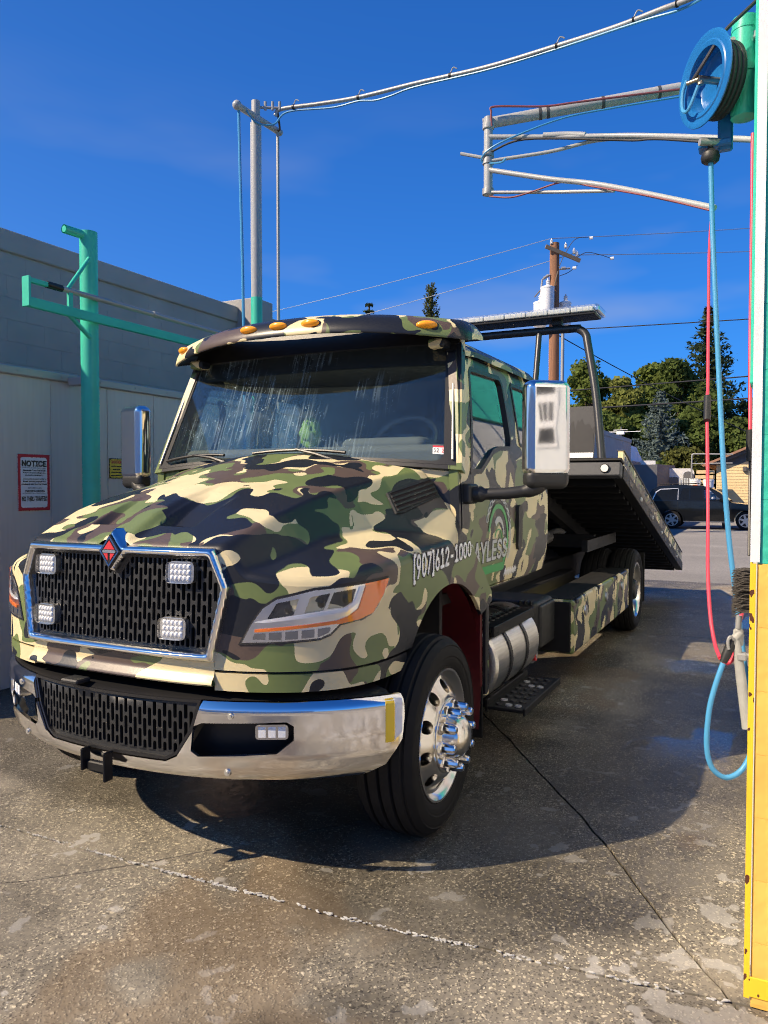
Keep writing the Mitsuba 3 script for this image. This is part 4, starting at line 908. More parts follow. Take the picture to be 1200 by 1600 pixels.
# wheels
def wheel_front(side):
    R = .47
    tyre = lathe([(-.245, .315), (-.262, .345), (-.268, .40), (-.250, .440), (-.225, .460), (-.196, .466), (-.190, .452), (-.182, .452), (-.178, .468), (-.136, .470), (-.130, .455), (-.122, .455), (-.118, .470), (-.078, .470), (-.072, .455), (-.064, .455), (-.060, .468), (-.028, .464), (-.022, .450), (-.014, .450), (-.010, .452),
                  (.010, .432), (.016, .424), (.013, .419), (.019, .405), (.020, .372), (.016, .366), (.017, .350), (.008, .325), (-.004, .312), (-.02, .305), (-.24, .305)], 72, True)
    rim = lathe([(-.004, .316), (.006, .312), (.006, .302), (-.006, .294), (-.020, .286), (-.030, .276), (-.026, .262), (-.006, .235), (.016, .205), (.026, .185), (.026, .166), (-.0, .150), (-.0, .02), (-.04, .02), (-.05, .25), (-.06, .29), (-.24, .29), (-.24, .312)], 96, True)
    rim.invert()
    cut = [cyl((-.10, .228 * math.cos(t), .228 * math.sin(t)), (.06, .228 * math.cos(t), .228 * math.sin(t)), .031, 20) for t in (np.arange(10) + .35) / 10 * 2 * np.pi]
    try: rim = trimesh.boolean.difference([rim] + cut, engine='manifold')
    except Exception as e: print('rim boolean', e)
    hub = lathe([(-.02, .176), (.030, .174), (.034, .168), (.034, .116), (.042, .108), (.075, .102), (.105, .088), (.124, .062), (.132, .03), (.133, .0)], 48)
    back = lathe([(-.10, .29), (-.10, .0)], 40)
    nuts = []
    for i in range(10):
        t = (i + .2) / 10 * 2 * np.pi; c = np.array([0, .140 * math.cos(t), .140 * math.sin(t)])
        nuts.append(cat(tube([c + [.03, 0, 0], c + [.048, 0, 0], c + [.052, 0, 0], c + [.104, 0, 0], c + [.114, 0, 0]], [.029, .029, .0235, .0205, .014], 10)))
    return tyre, rim, hub, back, nuts
tyre, rim, hub, back, nuts = wheel_front(1)
for sgn in (1, -1):
    A = T().translate([XC + sgn * 1.135, 3.375, .466]).rotate([0, 0, 1], 2.0 + (180 if sgn < 0 else 0))
    wh = numbered(tk + '__front_wheel')
    add('tyre', tyre, 'm_rubber', wh, smooth=28, tw=A); add('rim', rim, 'm_alloy', wh, smooth=28, tw=A); add('hub', hub, 'm_alloy', wh, smooth=35, tw=A); add('backing', back, 'm_black', wh, smooth=35, tw=A)
    for nmesh in nuts: add('lug_nut', nmesh, 'm_chrome', wh, smooth=30, tw=A)
tyre2 = tyre
rim2 = lathe([(0, .316), (.008, .312), (.008, .302), (-.004, .292), (-.03, .282), (-.10, .272), (-.135, .262), (-.15, .235), (-.155, .19), (-.15, .16), (-.15, .0)], 64)
hub2 = lathe([(-.15, .13), (-.03, .12), (.0, .10), (.01, .05), (.01, 0)], 32)
for sgn in (1, -1):
    wh = numbered(tk + '__rear_wheel')
    A = T().translate([XC + sgn * 1.15, 9.15, .466]).rotate([0, 0, 1], 0 if sgn > 0 else 180); B = T().translate([XC + sgn * .85, 9.15, .466]).rotate([0, 0, 1], 0 if sgn > 0 else 180)
    add('tyre', tyre, 'm_rubber', wh, smooth=28, tw=A); add('inner_tyre', tyre, 'm_rubber', wh, smooth=28, tw=B); add('rim', rim2, 'm_alloy', wh, smooth=35, tw=A); add('hub', hub2, 'm_plastic', wh, smooth=35, tw=A)

# wheel housing, frame, tank, steps, boxes
def liner(sgn):
    t = np.linspace(math.radians(35), math.radians(200), 30); V = []
    for a in t:
        for x in (.42, 1.035): V.append((sgn * x, 3.56 - .66 * math.cos(a) * (1 if math.cos(a) > 0 else .96), .49 + .70 * math.sin(a)))
    F = []
    for k in range(len(t) - 1): F += [[2 * k, 2 * k + 1, 2 * k + 3], [2 * k, 2 * k + 3, 2 * k + 2]]
    return tm(V, F)
for sgn in (1, -1):
    ta('wheel_housing', liner(sgn), 'm_maroon', smooth=50)
    ta('splash_panel', [bx(sgn * .42, sgn * 1.02, 4.235, 4.26, .47, 1.05, .006)], 'm_maroon', smooth=False)
    ta('fender_edge', [bx(sgn * 1.02, sgn * 1.045, 4.262, 4.31, .42, 1.02, .006)], 'm_camo', smooth=False)
    ta('mud_flap', bx(sgn * .90, sgn * 1.025, 4.25, 4.265, .17, .48, .004), 'm_rubber', smooth=False)
    ta('frame_rail', bx(sgn * .36, sgn * .45, 2.6, 12.0, .58, .86, .01), 'm_blackpaint', smooth=False)
    ta('frame_box', bx(sgn * .45, sgn * .60, 5.4, 8.5, .55, .735, .01), 'm_blackpaint', smooth=False)
ta('axle', cyl((-.9, 3.36, .42), (.9, 3.36, .42), .06, 14), 'm_blackpaint')
ta('axle', cyl((-.8, 9.15, .47), (.8, 9.15, .47), .09, 14), 'm_blackpaint')
ta('engine', bx(-.35, .35, 2.75, 4.3, .42, 1.2, .05), 'm_blackpaint', smooth=False)
ta('inner_wall', [bx(-.44, -.42, 2.9, 4.3, .5, 1.2), bx(.42, .44, 2.9, 4.3, .5, 1.2)], 'm_maroon', smooth=False)
tank = lathe([(0, 0), (0, .20), (.012, .245), (.03, .26), (.93, .26), (.948, .245), (.96, .20), (.96, 0)], 56)
for sgn in (1, -1):
    tq = ta('fuel_tank', xf(tank, math.pi / 2, (sgn * .80, 4.42, .555)), 'm_brushed', smooth=30)
    for y in (4.70, 5.06): ta('strap', xf(lathe([(-.022, .2615), (-.022, .267), (.022, .267), (.022, .2615)], 48), math.pi / 2, (sgn * .80, y, .555)), 'm_black', tq)
    stp = ta('upper_step', [bx(sgn * .74, sgn * 1.02, 4.42, 5.30, .775, .795, .004), bx(sgn * 1.015, sgn * 1.04, 4.42, 5.30, .735, .80, .004), bx(sgn * .74, sgn * .76, 4.42, 5.30, .74, .80, .004)], 'm_blackpaint', smooth=False)
    for yy in np.arange(4.48, 5.28, .09):
        for xx in (.80, .87, .94): ta('tread_stud', xf(lathe([(0, .022), (.007, .020), (.009, .012), (.004, .008)], 10), -math.pi / 2, (sgn * xx, yy, .796), 'y'), 'm_black', stp)
    sl2 = ta('lower_step', [bx(sgn * .98, sgn * 1.215, 4.45, 5.32, .285, .305, .004), bx(sgn * 1.21, sgn * 1.225, 4.45, 5.32, .270, .315, .003), bx(sgn * .97, sgn * .99, 4.45, 5.32, .27, .345, .003)], 'm_blackpaint', smooth=False)
    for yy in np.arange(4.52, 5.30, .10):
        for xx in (1.04, 1.10, 1.16): ta('tread_stud', xf(lathe([(0, .024), (.007, .022), (.009, .013), (.004, .009)], 10), -math.pi / 2, (sgn * xx, yy, .306), 'y'), 'm_galv' if (int(yy * 10) + int(xx * 100)) % 5 == 0 else 'm_black', sl2)
    for y in (4.5, 5.2): ta('step_bracket', [bx(sgn * .855, sgn * .99, y, y + .05, .28, .36), bx(sgn * .80, sgn * .858, y + .001, y + .049, .28, .80)], 'm_blackpaint', smooth=False)
    bb = ta('battery_box', rbx(sgn * .50, sgn * 1.0, 5.52, 6.0, .42, .80, .05), 'm_plastic', smooth=26)
    for q in range(3): ta('vent_slot', bx(sgn * (.86 + .04 * q), sgn * (.875 + .04 * q), 5.515, 5.60, .775, .803, .002), 'm_black', bb, smooth=False)
    ta('cover', rbx(sgn * .98, sgn * 1.02, 5.56, 5.96, .45, .77, .02), 'm_plastic', bb, smooth=26)
    ta('red_switch', cyl((sgn * .90, 5.50, .40), (sgn * 1.0, 5.50, .40), .030, 12), 'm_red')
    ta('chain', tube(curve([(sgn * .98, 5.50, .52), (sgn * 1.0, 5.50, .42), (sgn * .97, 5.50, .36), (sgn * .93, 5.50, .38)], 5), .010, 8), 'm_galv')
    tb = ta('tool_box', rbx(sgn * .86, sgn * 1.15, 6.02, 8.66, .325, .755, .025), 'm_camo', smooth=26)
    ta('top_plate', bx(sgn * .86, sgn * 1.125, 6.05, 8.62, .7562, .761, .002), 'm_rubber', tb, smooth=False)
    ta('front_plate', bx(sgn * .87, sgn * 1.13, 5.995, 6.025, .345, .74, .004), 'm_blackpaint', tb, smooth=False)
    for y in (6.9, 7.8): ta('seam', bx(sgn * 1.148, sgn * 1.1515, y, y + .008, .345, .735), 'm_black', tb, smooth=False)
    for y in (6.45, 7.35, 8.2):
        lt = ta('latch', xf(lathe([(0, .045), (.012, .043), (.016, .03), (.010, .0)], 18), 0 if sgn > 0 else math.pi, (sgn * 1.150, y, .62)), 'm_silver', tb)
    for y in (6.10, 6.78, 7.0, 7.68, 7.9, 8.55): ta('hinge', bx(sgn * 1.135, sgn * 1.156, y, y + .07, .72, .757, .004), 'm_camo', tb, smooth=False)
ta('cross_member', bx(-.5, .5, 5.7, 5.85, .6, .95), 'm_blackpaint', smooth=False)
ta('lift_frame', [bx(-.8, .8, 8.5, 8.6, .98, 1.12), bx(.80, .86, 7.9, 9.5, .98, 1.10), bx(-.86, -.80, 7.9, 9.5, .98, 1.10)], 'm_blackpaint', smooth=False)
ta('rear_fender', [bx(s * .72, s * 1.16, 9.72, 9.76, .25, .85, .01) for s in (1, -1)], 'm_rubber', smooth=False)
ta('lift_cylinder', [cyl((s * .3, 6.6, .9), (s * .3, 9.2, 1.15), .06, 14) for s in (1, -1)], 'm_galv')

# tilted flat bed (u across, v down its length, w up from the deck)
BO = np.array([0, 7.24, 1.745]); BL = 5.70
bdv = np.array([0, 5.52, -1.40]); bdv /= np.linalg.norm(bdv); bnv = np.array([0, -bdv[2], bdv[1]])
def bb(u0, u1, v0, v1, w0, w1, c=.004):
    m = bx(u0, u1, v0, v1, w0, w1, c); v = m.vertices.copy()
    m.vertices = BO + np.outer(v[:, 0], [1, 0, 0]) + np.outer(v[:, 1], bdv) + np.outer(v[:, 2], bnv)
    return m
fb_ = ta('flat_bed', bb(-1.27, 1.27, .02, BL, .05, .075), 'm_darkgrey', smooth=False)
for k in range(22): ta('cross_rib', bb(-1.2, 1.2, .25 + .25 * k, .31 + .25 * k, -.03, .05), 'm_blackpaint', fb_, smooth=False)
ta('header_bar', bb(-1.29, 1.29, -.02, .10, .0, .135, .01), 'm_darkgrey', fb_, smooth=False)
ta('header_cap', bb(-1.30, 1.30, -.035, .115, .137, .165, .006), 'm_blackpaint', fb_, smooth=False)
for sgn in (1, -1):
    ta('long_beam', bb(sgn * .36, sgn * .46, .1, BL - .2, -.16, .05), 'm_blackpaint', fb_, smooth=False)
    ta('lower_rail', bb(sgn * 1.20, sgn * 1.30, .10, BL, .0, .125), 'm_blackpaint', fb_, smooth=False)
    ta('side_rail', bb(sgn * 1.235, sgn * 1.285, .12, BL - .02, .13, .27), 'm_camo', fb_, smooth=False)
    ta('rail_cap', bb(sgn * 1.225, sgn * 1.295, .12, BL - .02, .272, .285), 'm_darkgrey', fb_, smooth=False)
    def onrail(v, w, r, x=1.300): 
        p = BO + bdv * v + bnv * w; return cyl(p + [sgn * x, 0, 0], p + [sgn * (x + .012), 0, 0], r, 12)
    for v in np.arange(.5, BL, .40): ta('rivet', onrail(v, .235, .013, 1.285), 'm_silver', fb_)
    for v in (.45, 1.9, 3.3, 4.6): ta('key_slot', bb(sgn * 1.300, sgn * 1.303, v, v + .22, .035, .090, 0), 'm_black', fb_, smooth=False)
    for v in np.arange(1.2, BL, .9): ta('side_lamp', onrail(v, .065, .022), 'm_white', fb_)
    q = BO + bdv * -.02 + bnv * .070
    hlamp = ta('front_lamp', cyl(q + [sgn * 1.15, 0, 0], q + [sgn * 1.15, -.018, 0], .042, 24), 'm_black', fb_)
    ta('lens', cyl(q + [sgn * 1.15, -.017, 0], q + [sgn * 1.15, -.026, 0], .034, 24), 'm_white', hlamp)
for k in range(8):
    ta('reflective_strip', bb(-1.0 + .255 * k, -.745 + .255 * k, -.045, -.037, .166, .215, 0), 'm_white' if k % 2 else 'm_red', fb_, smooth=False)
rk = numbered(tk + '__rack')
def RP(u, v, w): return BO + np.array([u, 0, 0]) + bdv * v + bnv * w
pts = [RP(1.11, .02, .165), RP(1.02, .02, .80), RP(.915, .02, 1.31), RP(.885, .02, 1.43), RP(.82, .02, 1.49), RP(.75, .02, 1.505), RP(0, .02, 1.51)]
def mirp(P): return [p * np.array([-1, 1, 1]) for p in P]
fullp = curve(pts, 8); ring_path = np.vstack([fullp, (fullp * np.array([-1, 1, 1]))[::-1][1:]])
add('hoop', tube(ring_path + np.array([XC, 0, 0]), .039, 12), mat('m_rack', (.028, .030, .037), .35), rk, smooth=40)
for u in (-.42, .42): add('post', tube(np.array([RP(u, .02, .2), RP(u * 1.0, .02, 1.50)]) + np.array([XC, 0, 0]), .030, 10), 'm_rack', rk, smooth=40)
mat('m_board', (.026, .027, .033), .55)
hb = add('head_board', prism(sbox(-1.03, .18, 1.03, .70), tuple(RP(0, .04, 0) + np.array([XC, 0, 0])), (1, 0, 0), bnv, -.006, .006), 'm_board', rk)
rj = np.random.default_rng(3); jag = [(-1.02, .20)]
for x in np.arange(-1.02, 1.03, .02): jag.append((x, .42 + .12 * abs(math.sin(x * 9)) * rj.random() + .08 * rj.random()))
mat('m_mural', (.012, .012, .016), .6)
add('mural', prism(Polygon(jag + [(1.02, .20)]).buffer(0), tuple(RP(0, .04, 0) + np.array([XC, 0, 0])), (1, 0, 0), bnv, .006, .009), 'm_mural', rk, label='darker jagged mural on the head board')
lbk = numbered(tk + '__light_bar')
def lbx(u0, u1, dy0, dy1, dz0, dz1, r): 
    c = RP(0, .02, 1.53) + np.array([XC, 0, 0]); return rbx(c[0] + u0, c[0] + u1, c[1] + dy0, c[1] + dy1, c[2] + dz0, c[2] + dz1, r)
add('base', lbx(-1.0, 1.0, -.15, .15, .070, .099, .010), 'm_black', lbk, smooth=26)
add('mount', lbx(-.65, -.55, -.04, .04, .02, .09, .008), 'm_black', lbk, smooth=26); add('mount', lbx(.55, .65, -.04, .04, .02, .09, .008), 'm_black', lbk, smooth=26)
for k in range(9):
    u = -.99 + .22 * k
    md = add('module', lbx(u, u + .212, -.165, .165, .100, .146, .010), 'm_lettergrey', lbk, smooth=26)
    for q in range(3): add('divider', lbx(u + .052 + .058 * q, u + .060 + .058 * q, -.1655, .1655, .108, .1475, .002), 'm_silver', md, smooth=26)
add('lens', lbx(-1.045, 1.045, -.190, .190, .088, .162, .030), 'm_clear', lbk, smooth=26)
for sgn in (1, -1): add('end_lamp', lbx(sgn * .995, sgn * 1.035, -.15, .15, .100, .148, .010), 'm_reflector', lbk, smooth=26)
st_b = thing('pale_building', 'pale metal building across the street, mirrored in the chrome of the truck front', 'building')
add('wall', bx(-34, 16, -19.3, -19, 0, 5.2), 'm_white', st_b)
add('roof', bx(-34.3, 16.3, -30, -18.8, 5.2, 5.4, .02), 'm_galv', st_b)
# ---------------------------------------------------------------- utility pole and wires
UP = np.array([-6.65, 26.0])
up = thing('utility_pole', 'brown wooden utility pole with grey transformers rising behind the light bar', 'utility pole')
add('pole', tube([(UP[0], UP[1], 0), (UP[0], UP[1], 9.85)], [.20, .155], 16), 'm_wood', up, smooth=40)
add('crossarm', prism(sbox(-.22, -.06, 1.05, .06), (UP[0] - .05, UP[1] - .20, 9.62), (.80, .48, -.36), (.36, 0, .93), -.06, .06), 'm_weathered', up)
def insul(p, s=1.0):
    return xf(lathe([(0, .03), (.03, .06), (.05, .035), (.08, .06), (.10, .035), (.13, .055), (.16, .02), (.2, .015), (.2, 0)], 12), -math.pi / 2, (0, 0, 0), 'y').apply_scale(s).apply_translation(p)
for p in ((-6.72, 25.85, 9.78), (-6.30, 26.1, 9.66), (-6.05, 26.25, 9.48), (-5.97, 26.3, 9.40)): add('insulator', insul(p), 'm_porcelain', up, smooth=40)
for i, (x, y, z, h, r) in enumerate(((-7.06, 25.72, 7.05, .80, .215), (-6.78, 25.60, 7.48, .82, .225), (-6.34, 26.25, 7.1, .78, .2))):
    tf = add('transformer', xf(lathe([(0, 0), (0, r * .96), (.02, r), (h - .06, r), (h - .05, r * 1.05), (h, r * 1.04), (h + .03, r * .8), (h + .05, 0)], 26), -math.pi / 2, (x, y, z), 'y'), 'm_porcelain', up, smooth=40)
    add('bushing', insul((x + .03, y - .06, z + h + .02), 1.3), 'm_porcelain', tf, smooth=40)
add('cutout', cat(cyl((-7.05, 25.72, 8.0), (-7.0, 25.74, 8.62), .03, 8), cyl((-7.0, 25.74, 8.62), (-6.75, 25.85, 8.78), .025, 8), cyl((-6.95, 25.76, 8.66), (-6.80, 25.83, 8.76), .05, 8)), 'm_galv', up, smooth=40)
add('cutout', cat(cyl((-6.48, 25.95, 8.95), (-6.15, 26.1, 8.98), .03, 8), cyl((-6.40, 25.95, 8.97), (-6.28, 26.0, 8.97), .055, 8)), 'm_galv', up, smooth=40)
add('conduit', cyl((-6.36, 25.95, 0), (-6.34, 25.95, 7.2), .055, 10), 'm_galv', up, smooth=40)
add('brace', cat(cyl((-6.62, 25.82, 8.3), (-6.48, 25.80, 8.85), .02, 6), cyl((-7.25, 25.7, 8.05), (-6.95, 25.7, 8.35), .02, 6)), 'm_weathered', up)
add('jumper_wire', cat(tube(curve([(-6.48, 25.9, 9.0), (-6.3, 26, 9.45), (-6.0, 26.2, 9.95), (-5.6, 26.5, 10.05)]), .012, 5), tube(curve([(-6.0, 26.2, 9.3), (-5.7, 26.5, 9.55), (-5.3, 26.8, 9.5), (-5.0, 27, 9.4)]), .012, 5),
    tube(curve([(-6.5, 25.9, 8.7), (-6.2, 26.1, 8.85), (-5.95, 26.3, 9.1)]), .012, 5)), 'm_wire', up)
for p in ((-5.55, 26.55, 10.03), (-4.95, 27.05, 9.40), (-6.02, 26.2, 9.0)): add('spacer', cyl(np.array(p) - [.06, 0, 0], np.array(p) + [.06, 0, 0], .05, 8), 'm_porcelain', up, smooth=40)
def wire(a, b, sag, r, m, label, n=24):
    a, b = np.array(a, float), np.array(b, float); t = np.linspace(0, 1, n)[:, None]
    p = a + (b - a) * t; p[:, 2] -= sag * 4 * (t * (1 - t))[:, 0]
    add('overhead_wire', tube(p, r, 5), m, smooth=True, label=label, cat='wire', group='wires of the utility pole' if False else None)
wire((-27, 24, 7.5), (-6.74, 25.85, 9.98), .25, .011, 'm_wirelight', 'upper pale wire crossing the sky left of the utility pole')
wire((-27, 24.4, 6.5), (-6.05, 26.25, 9.5), .35, .011, 'm_wirelight', 'lower pale wire crossing the sky left of the utility pole')
wire((-6.74, 25.85, 9.98), (22, 60, 19.4), .6, .013, 'm_wirelight', 'upper pale wire leaving the utility pole to the right')
wire((-5.97, 26.3, 9.45), (22, 60, 17.0), .5, .013, 'm_wirelight', 'lower pale wire leaving the utility pole to the right')
wire((-6.5, 26, 6.92), (24, 30, 7.2), .15, .018, 'm_wire', 'dark twisted wire level with the rack hoop right of the pole')
wire((-6.5, 26, 6.75), (2, 37, 2.6), .25, .018, 'm_wire', 'dark wire slanting down right in front of the trees')
wire((-14, 25.2, 4.65), (24, 29, 6.5), .25, .022, 'm_wire', 'upper dark cable running across the trees')
wire((-14, 25.3, 4.10), (24, 29, 5.5), .22, .028, 'm_wire', 'lower thick dark cable running across the trees')

# ---------------------------------------------------------------- parked car
cr = thing('parked_car', 'black sport utility vehicle parked across the lot in front of the beige house', 'car')
CX, CY = -3.46, 31.85
def cz(x):   # upper edge of the body side, along its length from the rear (x = -.95) to the nose
    return np.interp(x, [-1.02, -.95, -.9, .2, 1.75, 2.1, 3.3, 3.52, 3.58], [.85, 1.03, 1.08, 1.08, 1.06, 1.03, .90, .80, .6])
def roofl(x): return np.interp(x, [-.98, -.80, -.55, .3, 1.0, 1.35, 1.7, 2.12], [1.08, 1.50, 1.66, 1.71, 1.69, 1.62, 1.42, 1.06])
body = Polygon([(-1.0, .42), (-1.02, .85)] + [(x, float(cz(x))) for x in np.linspace(-.95, 3.58, 30)] + [(3.60, .38), (3.2, .27), (-.6, .27)]).difference(Point(0, .33).buffer(.41)).difference(Point(2.63, .33).buffer(.41)).buffer(-.03).buffer(.03)
W = .86
def bside(u, v, h): 
    v = np.asarray(v, float); u = np.asarray(u, float)
    return np.stack([CX + u, CY + .02 - h + .06 * np.clip(.5 - v, 0, 1) + .07 * np.clip(v - .75, 0, 1) + .12 * np.clip((u - 2.9) / .7, 0, 1) ** 2 + .08 * np.clip((-.6 - u) / .4, 0, 1) ** 2, v], -1)
add('body', shell(body, bside, 0, -1.72, .1, .06), 'm_carpaint', cr, smooth=30)
cab = Polygon([(-.94, 1.06)] + [(x, float(roofl(x))) for x in np.linspace(-.86, 2.05, 26)] + [(2.12, 1.05)])
def gside(u, v, h):
    v = np.asarray(v, float); return np.stack([CX + np.asarray(u, float), CY + .06 + .28 * np.clip(v - 1.05, 0, 1) - h, v], -1)
glasses = [Polygon([(-.72, 1.12), (-.60, 1.42), (-.45, 1.53), (.20, 1.57), (.12, 1.12)]), Polygon([(.25, 1.12), (.36, 1.57), (.62, 1.58), (.62, 1.12)]).buffer(-.01), Polygon([(.66, 1.12), (.66, 1.58), (1.05, 1.57), (1.12, 1.12)]), Polygon([(1.2, 1.12), (1.14, 1.56), (1.36, 1.50), (1.78, 1.12)])]
add('greenhouse', shell(cab.difference(unary_union(glasses)), gside, 0, -.04, .1, .1), 'm_carpaint', cr, smooth=30)
V = []; xs_ = np.linspace(-.86, 2.05, 26)
for x in xs_: V += [gside([x], [float(roofl(x))], 0)[0], gside([x], [float(roofl(x))], 0)[0] * [1, 0, 1] + [0, 2 * (CY + W) - gside([x], [float(roofl(x))], 0)[0][1], 0]]
F = []
for i in range(25): F += [[2 * i, 2 * i + 2, 2 * i + 3], [2 * i, 2 * i + 3, 2 * i + 1]]
add('roof', tm(V, F), 'm_carpaint', cr, smooth=30)
gfar = lambda u, v, h: gside(u, v, h) * [1, -1, 1] + [0, 2 * (CY + W), 0]
add('greenhouse', shell(cab.difference(unary_union(glasses)), gfar, 0, -.04, .1, .1), 'm_carpaint', cr, smooth=30)
for i, gp in enumerate(glasses): add('window', shell(gp, gside, -.01, -.02, .2, .2), 'm_carglass' if i < 3 else 'm_clear', cr)
for i, gp in enumerate(glasses): add('window', shell(gp, gfar, -.01, -.02, .2, .2), 'm_carglass' if i < 3 else 'm_clear', cr)
add('window_trim', shell(unary_union([Polygon([(-.76, 1.09), (-.62, 1.44), (-.46, 1.55), (.22, 1.59), (.19, 1.56), (-.44, 1.52), (-.58, 1.42), (-.71, 1.12)]), sbox(.205, 1.12, .225, 1.57)]), gside, .004, -.01, .2, .2), 'm_silver', cr)
add('headrest', bx(CX + 1.25, CX + 1.40, CY + .35, CY + .6, 1.15, 1.42, .04), 'm_interior', cr)
for x in (.21, 1.14, 2.0): add('door_seam', shell(sbox(x, .36, x + .012, 1.06), bside, .002, -.02, .2, .2), 'm_black', cr)
for x in (.02, .98): add('door_handle', shell(rrect(x, x + .16, .90, .935, .012), bside, .025, 0, .2, .2), 'm_carpaint', cr)
add('sill', shell(sbox(.42, .28, 2.22, .31), bside, .03, -.02, .2, .2), 'm_silver', cr)
add('fender_flare', shell(unary_union([Point(c, .33).buffer(.47).difference(Point(c, .33).buffer(.415)).intersection(sbox(-1, .3, 4, 2)) for c in (0, 2.63)]), bside, .02, -.02, .1, .1), 'm_carpaint', cr)
add('wing_mirror', rbx(CX + 1.72, CX + 1.90, CY - .16, CY + .04, 1.06, 1.22, .04), 'm_carpaint', cr, smooth=30)
add('tail_lamp', shell(Polygon([(-1.0, .86), (-.96, 1.05), (-.90, 1.06), (-.93, .86)]), bside, .012, -.02, .1, .1), 'm_red', cr)
add('roof_rail', cat(tube([(CX - .5, CY + .30, 1.72), (CX + .9, CY + .30, 1.77)], .018, 6), tube([(CX - .5, CY + 1.4, 1.72), (CX + .9, CY + 1.4, 1.77)], .018, 6)), 'm_black', cr)
def ctyre(x, y, s=-1):
    wq = numbered(cr + '__wheel')
    R = xf(lathe([(0, .21), (.0, .33), (.03, .355), (.20, .355), (.22, .33), (.22, .21)], 40), -math.pi / 2 * -s if False else math.pi / 2, (CX + x, y, .355))
    add('tyre', R, 'm_rubber', wq, smooth=40)
    ry = y - .002 if s < 0 else y + .222
    add('rim', prism(Point(0, 0).buffer(.245).difference(Point(0, 0).buffer(.215)), (CX + x, ry, .355), (1, 0, 0), (0, 0, 1), -.02, .01), 'm_silver', wq)
    sp = unary_union([affinity.rotate(Polygon([(-.045, .03), (-.03, .225), (.03, .225), (.045, .03)]), 60 * k + 15, origin=(0, 0)) for k in range(6)] + [Point(0, 0).buffer(.07)])
    add('spokes', prism(sp, (CX + x, ry, .355), (1, 0, 0), (0, 0, 1), -.02, .006), 'm_silver', wq)
    add('disc', prism(Point(0, 0).buffer(.22), (CX + x, ry + .03, .355), (1, 0, 0), (0, 0, 1), -.01, .0), 'm_black', wq)
for x in (0, 2.63): ctyre(x, CY + .02); ctyre(x, CY + 1.50, 1)

# ---------------------------------------------------------------- buildings and things beyond the lot
hs_ = thing('beige_house', 'beige lap sided house with a brown gable roof behind the black car', 'house')
HX, HY = -2.40, 41.3
add('wall', bx(HX, HX + 8, HY, HY + 9, 0, 2.72), 'm_siding', hs_)
for k in range(19): add('siding_board', prism(Polygon([(0, 0), (.028, 0), (.006, .142), (0, .142)]), (HX - .03, HY, .02 + .142 * k), (0, -1, 0), (0, 0, 1), -8.06, 0), 'm_siding', hs_)
add('gable', prism(Polygon([(-.5, 2.68), (3.2, 4.28), (8.5, 2.2), (8, 2.68), (3.2, 4.1), (0, 2.72)]), (HX, HY - .16, 0), (1, 0, 0), (0, 0, 1), -.1, .10), 'm_trimdark', hs_)
add('gable_wall', prism(Polygon([(0, 2.72), (3.2, 4.15), (8, 2.72)]), (HX, HY, 0), (1, 0, 0), (0, 0, 1), -.1, .02), 'm_trimdark', hs_)
add('roof', cat(prism(Polygon([(-.6, 2.62), (3.2, 4.28), (3.2, 4.38), (-.7, 2.70)]), (HX, HY + 9, 0), (1, 0, 0), (0, 0, 1), 0, 9.4), prism(Polygon([(3.2, 4.28), (8.6, 2.62), (8.7, 2.7), (3.2, 4.38)]), (HX, HY + 9, 0), (1, 0, 0), (0, 0, 1), 0, 9.4)), 'm_roofbrown', hs_)
add('wall_lamp', rbx(HX + 1.15, HX + 1.35, HY - .18, HY - .02, 2.36, 2.62, .05), 'm_trimdark', hs_, smooth=30)
add('rear_roof', prism(Polygon([(-1, 3.0), (-.2, 3.62), (4, 3.62), (4, 3.0)]), (HX + .2, HY + 9, 0), (1, 0, 0), (0, 0, 1), -3, -2.5), 'm_roofbrown', hs_)
wk = thing('white_house', 'small white gabled house mostly hidden behind the truck rack', 'house')
add('wall', bx(-9.2, -6.95, 41.0, 46, 0, 3.0), 'm_white', wk)
add('gable_wall', prism(Polygon([(-2.3, 2.9), (-.1, 3.80), (.05, 2.9)]), (-7.0, 41.0, 0), (1, 0, 0), (0, 0, 1), -.2, .02), 'm_white', wk)
add('roof', prism(Polygon([(-3.0, 3.86), (.05, 3.90), (.45, 3.0), (.38, 2.95), (.0, 3.80), (-3, 3.78)]), (-7.0, 46, 0), (1, 0, 0), (0, 0, 1), 0, 5.1), 'm_whitesteel', wk)
an = thing('television_antenna', 'white flat television antenna above the small white house', 'antenna')
add('mast', cyl((-7.03, 41.4, 3.3), (-7.03, 41.4, 4.75), .02, 6), 'm_galv', an); add('arm', bx(-8.05, -6.05, 41.36, 41.44, 4.47, 4.51, .01), 'm_white', an)
add('hub', rbx(-7.25, -6.85, 41.3, 41.5, 4.35, 4.52, .04), 'm_white', an, smooth=30); add('arm', bx(-7.4, -6.7, 41.3, 41.5, 4.58, 4.60), 'm_white', an)
tr_ = thing('grey_trailer', 'long dark grey box trailer between the truck bed and the car', 'trailer')
add('box', prism(Polygon([(0, .5), (0, 2.72), (.1, 2.80), (7.9, 2.80), (8, 2.72), (8, .5)]), (-5.95, 37.2, 0), (.15, .99, 0), (0, 0, 1), -2.3, 0), 'm_rvgrey', tr_)
add('side', prism(sbox(.0, .45, 1.32, 2.66), (-5.98, 36.95, 0), (.97, .24, 0), (0, 0, 1), -.2, 0), 'm_rvgrey', tr_)
add('window', prism(Point(.48, 1.62).buffer(.20), (-5.98, 36.95, 0), (.97, .24, 0), (0, 0, 1), 0, .02), 'm_carglass', tr_)
add('roof_cap', prism(sbox(.62, 2.66, 1.25, 2.84), (-5.98, 36.95, 0), (.97, .24, 0), (0, 0, 1), -.3, -.05), 'm_white', tr_)
